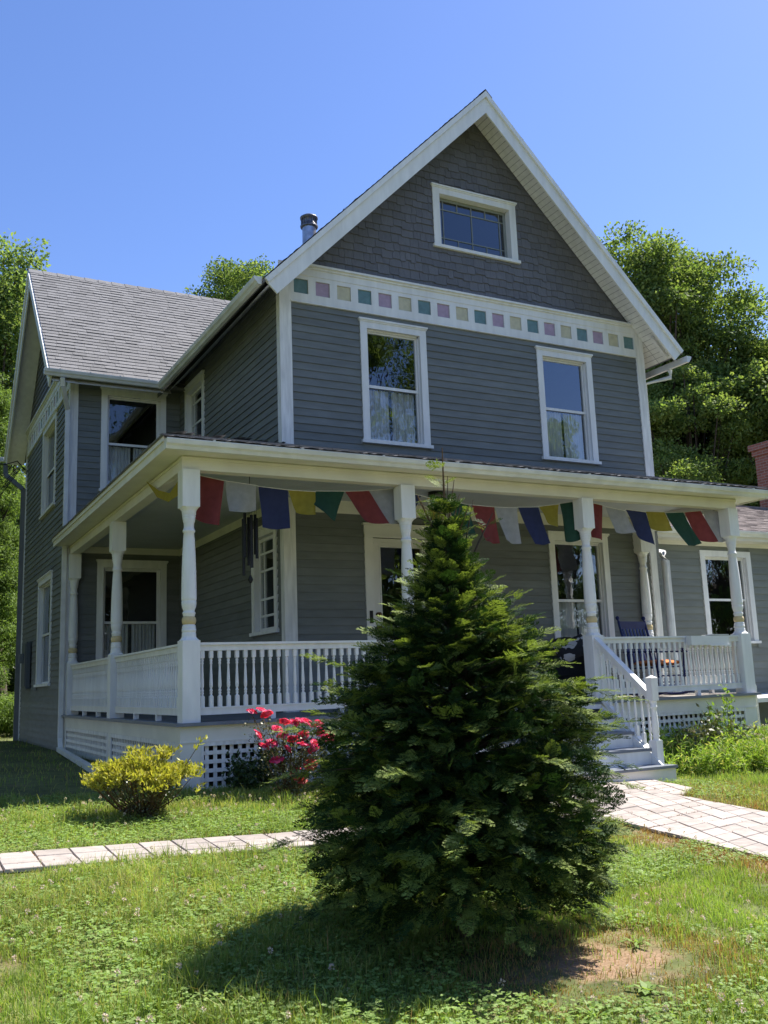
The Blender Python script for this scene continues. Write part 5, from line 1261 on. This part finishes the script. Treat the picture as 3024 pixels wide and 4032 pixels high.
# --- trees ------------------------------------------------------------------------------------------------
def clumps(center, radii, n, rs, seed, flat=.62, shell=.55):
    r = np.random.default_rng(seed); d = nrm(r.normal(size=(n, 3))); rad = shell+(1-shell)*r.random(n)**.6
    c = np.array(center)+d*rad[:, None]*np.array(radii); s = r.uniform(rs[0], rs[1], n); return [(*c[i], s[i], s[i], s[i]*flat) for i in range(n)]
def tree(name, label, base, trunk_r, cl, nleaf, ls, mats, group=None, cat='tree', leafup=1.0, asp=.62, droop=0., bark=None, limbs=.5, mimix=.0):
    bx, by, bz = base; t = thing(name, label, cat, base, group); cl = np.array(cl); n = len(cl)
    ztop = cl[:, 2].max(); cen = cl[:, :3].mean(0); m = MB()
    zc = bz+(ztop-bz)*.35
    m.tube([(bx, by, bz-.3), (bx+(cen[0]-bx)*.2, by+(cen[1]-by)*.2, (bz+zc)/2), (bx+(cen[0]-bx)*.5, by+(cen[1]-by)*.5, zc), (cen[0], cen[1], bz+(ztop-bz)*.8)], [trunk_r, trunk_r*.8, trunk_r*.6, trunk_r*.18], 10)
    for i in range(n):
        if random.random() > limbs: continue
        f = random.uniform(.25, .7); s = np.array([bx+(cen[0]-bx)*f, by+(cen[1]-by)*f, bz+(ztop-bz)*f*.8]); e = cl[i, :3]
        if s[2] > e[2]: s[2] = max(bz+1, e[2]-1.5)
        m.tube([tuple(s), tuple(s*.5+e*.5+np.array([0, 0, .35])), tuple(e)], [trunk_r*.28, trunk_r*.16, .02], 5)
    m.build('trunk', bark or BARK, t, recalc=False)
    w = cl[:, 3]**2; cnt = np.maximum((nleaf*w/w.sum()).astype(int), 20); idx = np.repeat(np.arange(n), cnt); k = len(idx)
    d = rdir(k, .15); rr = rng.random(k)**.42; P = cl[idx, :3]+d*rr[:, None]*cl[idx, 3:6]*(1+.25*np.sin(d[:, :1]*7+idx[:, None]))
    D = d*.6+rdir(k)*.9; D[:, 2] -= droop; Nn = rdir(k)*.75+np.array([0, 0, leafup])+d*.35
    l = rng.uniform(.65, 1.15, k)*ls
    mi = (rng.random(k) < mimix).astype(int) if len(mats) > 1 else None
    fast('crown', leaves(P, D, Nn, l, l*asp, .08), 4, mats, t, mi)
    return t
rx = np.array([.88, -.47, 0])    # image right, along the ground
fx_ = np.array([.47, .88, 0])
def at(u_right, depth, z): p = np.array([CAM.x, CAM.y, 0])+fx_*depth+rx*u_right; return (p[0], p[1], z)
GR = 'tall trees behind the house'
# big maple right of the gable
A = clumps(at(8.7, 31, 12.7), (2.3, 2.6, 3.3), 95, (.6, 1.05), 11, flat=.5, shell=.45)+clumps(at(10.9, 31.5, 10.9), (2.1, 2.6, 4.3), 90, (.6, 1.05), 12, flat=.5, shell=.45)+clumps(at(8.0, 32, 8.0), (2.3, 2.6, 5.0), 80, (.6, 1.05), 13, flat=.5, shell=.45)+clumps(at(11.6, 31, 6.5), (1.9, 2.5, 5.0), 70, (.6, 1.05), 10, flat=.5, shell=.45)
tree('maple_tree', 'tall maple with a broad crown rising right of the gable', at(9.2, 31.5, 0), .38, A, 190000, .145, [F_MAPLE, F_DARK], GR, mimix=.25)
tree('maple_tree', 'maple at the right edge, its crown lower than its tall neighbour', at(13.6, 30, 0), .3, clumps(at(13.2, 30, 8.2), (2.6, 2.8, 3.9), 90, (.6, 1.0), 14, flat=.5, shell=.4), 65000, .155, [F_MAPLE, F_DARK], GR, mimix=.2)
tree('maple_tree', 'lower bright green maple in front of the tall maple, above the porch roof', at(9.7, 29, 0), .2, clumps(at(9.8, 29, 8.2), (2.6, 1.5, 2.3), 75, (.4, .75), 15, flat=.5, shell=.4)+clumps(at(8.2, 29.5, 9.2), (1.2, 1.2, 1.6), 24, (.4, .8), 16), 60000, .115, [F_MAPLE], GR)
tree('maple_sapling', 'small bright sapling just above the low wing roof', at(8.6, 27.2, 0), .09, clumps(at(8.7, 27.2, 6.5), (1.15, .8, .75), 24, (.3, .55), 17), 9000, .10, [F_MAPLE], GR)
tree('pine_tree', 'bluish pine at the far right edge behind the maples', at(19.3, 38, 0), .35, clumps(at(18.9, 38, 11.5), (2.4, 2.4, 5.0), 60, (.6, 1.1), 18, flat=.4), 22000, .22, [pmat('pine_needle', (.035, .065, .045), .6, .2, .5, transl=.15)], GR, asp=.14)
tree('maple_tree', 'round-topped tree showing between the wing roof and the gable', at(-6.9, 47, 0), .4, clumps(at(-6.9, 47, 19.2), (3.0, 3.0, 3.8), 90, (.7, 1.2), 19), 40000, .17, [F_DARK, F_MAPLE], GR, mimix=.45)
tree('maple_tree', 'tall tree behind the far left end of the wing roof', at(-11.2, 27.5, 0), .35, clumps(at(-11.5, 27.5, 11.9), (1.6, 2.2, 2.9), 70, (.6, 1.1), 20, shell=.3)+clumps(at(-13.5, 28, 6), (3, 3, 4.0), 60, (.7, 1.2), 21), 70000, .135, [F_MAPLE, F_DARK], GR, mimix=.3)
# hemlock on the left edge, layered drooping boughs
HL = []
r_ = np.random.default_rng(5)
for k in range(230):
    z = r_.uniform(.3, 9.6); rad = 2.2*(1-z/15); a = r_.uniform(0, 6.28); q = r_.uniform(.45, 1)*rad; c = at(-11.1+q*math.cos(a), 25+q*math.sin(a), z); HL.append((*c, .75*(1-z/18), .75*(1-z/18), .24))
tree('hemlock_tree', 'light green hemlock with layered drooping boughs at the left edge', at(-11.45, 25, 0), .2, HL, 130000, .12, [F_HEM, F_DARK], GR, asp=.30, droop=.45, mimix=.2)
HL = []
for k in range(70):
    z = r_.uniform(.3, 5.0); rad = 2.2*(1-z/6.5); a = r_.uniform(0, 6.28); q = r_.uniform(.45, 1)*rad; c = at(-9.6+q*math.cos(a), 34+q*math.sin(a), z); HL.append((*c, .75, .75, .25))
tree('hemlock_tree', 'shorter dark hemlock behind the left corner of the house', at(-9.6, 34, 0), .2, HL, 22000, .15, [F_DARK, F_HEM], GR, asp=.22, droop=.4, mimix=.25)
GL = 'trees standing left of the house'
for (x, y, h, r_c, sd, lab) in ((-9.8, 5, 15, 3.0, 71, 'big tree left of the house, mirrored in the end windows of the wing'), (-10.6, 12.5, 16, 3.3, 72, 'tall tree left of the wing beside the drive'), (-11.5, -2.5, 14, 3.4, 73, 'tree on the lawn left of the front walk'), (-9.8, 19, 12, 2.6, 74, 'smaller tree left of the house near the drive')):
    tree('side_tree', lab, (x, y, .1), .3, clumps((x, y, h*.52), (r_c, r_c, h*.45), 70, (.9, 1.5), sd), 16000, .3, [F_MAPLE, F_DARK], GL, mimix=.4)
# far wood behind everything, reads as one mass
W = clumps(at(14, 44, 5), (9, 5, 5.5), 120, (1.0, 2.0), 41)+clumps(at(-14, 42, 5), (6, 5, 6), 90, (1.0, 2.0), 42)+clumps(at(30, 48, 7), (12, 6, 8), 90, (1.2, 2.4), 43)+clumps(at(-26, 44, 7), (9, 6, 8), 60, (1.2, 2.4), 44)+clumps((30, -52, 3), (40, 6, 6), 120, (1.5, 3), 45)+clumps((-25, -45, 4), (22, 8, 7), 60, (1.5, 3), 46)
W = np.array(W); cnt = 420; idx = np.repeat(np.arange(len(W)), cnt); k = len(idx); d = rdir(k, .15); P = W[idx, :3]+d*(rng.random(k)**.4)[:, None]*W[idx, 3:6]; P[:, 2] = np.maximum(P[:, 2], .1)
l = rng.uniform(.2, .36, k); tag(fast('woods', leaves(P, rdir(k), rdir(k, .8), l, l*.7), 4, [F_DARK]), 'dark wood closing the view behind the house and trees', 'woods', kind='stuff')
# trees across the road behind the viewer, mirrored in the front windows
GB = 'trees across the road, mirrored in the windows'
for (x, y, h, r_c, s, lab) in ((16.5, -31, 25, 6.0, 61, 'tall tree across the road, mirrored in the left upper window'), (27, -29, 15.2, 4.6, 62, 'rounded tree across the road, mirrored in the right upper window'), (21.5, -36, 12.8, 4.0, 63, 'smaller tree across the road between two taller ones'), (7, -34, 21, 6, 64, 'broad tree across the road, mirrored in the porch windows'), (11, -30, 25, 5, 66, 'tallest tree across the road, mirrored in the wing window'), (36, -23, 12, 5, 65, 'tree across the road, mirrored in the window of the right wing')):
    tree('roadside_tree', lab, (x, y, -.8), .35, clumps((x, y, h*.56), (r_c, r_c, h*.42), 70, (.9, 1.6), s), 15000, .34, [F_DARK, F_MAPLE], GB, mimix=.4)
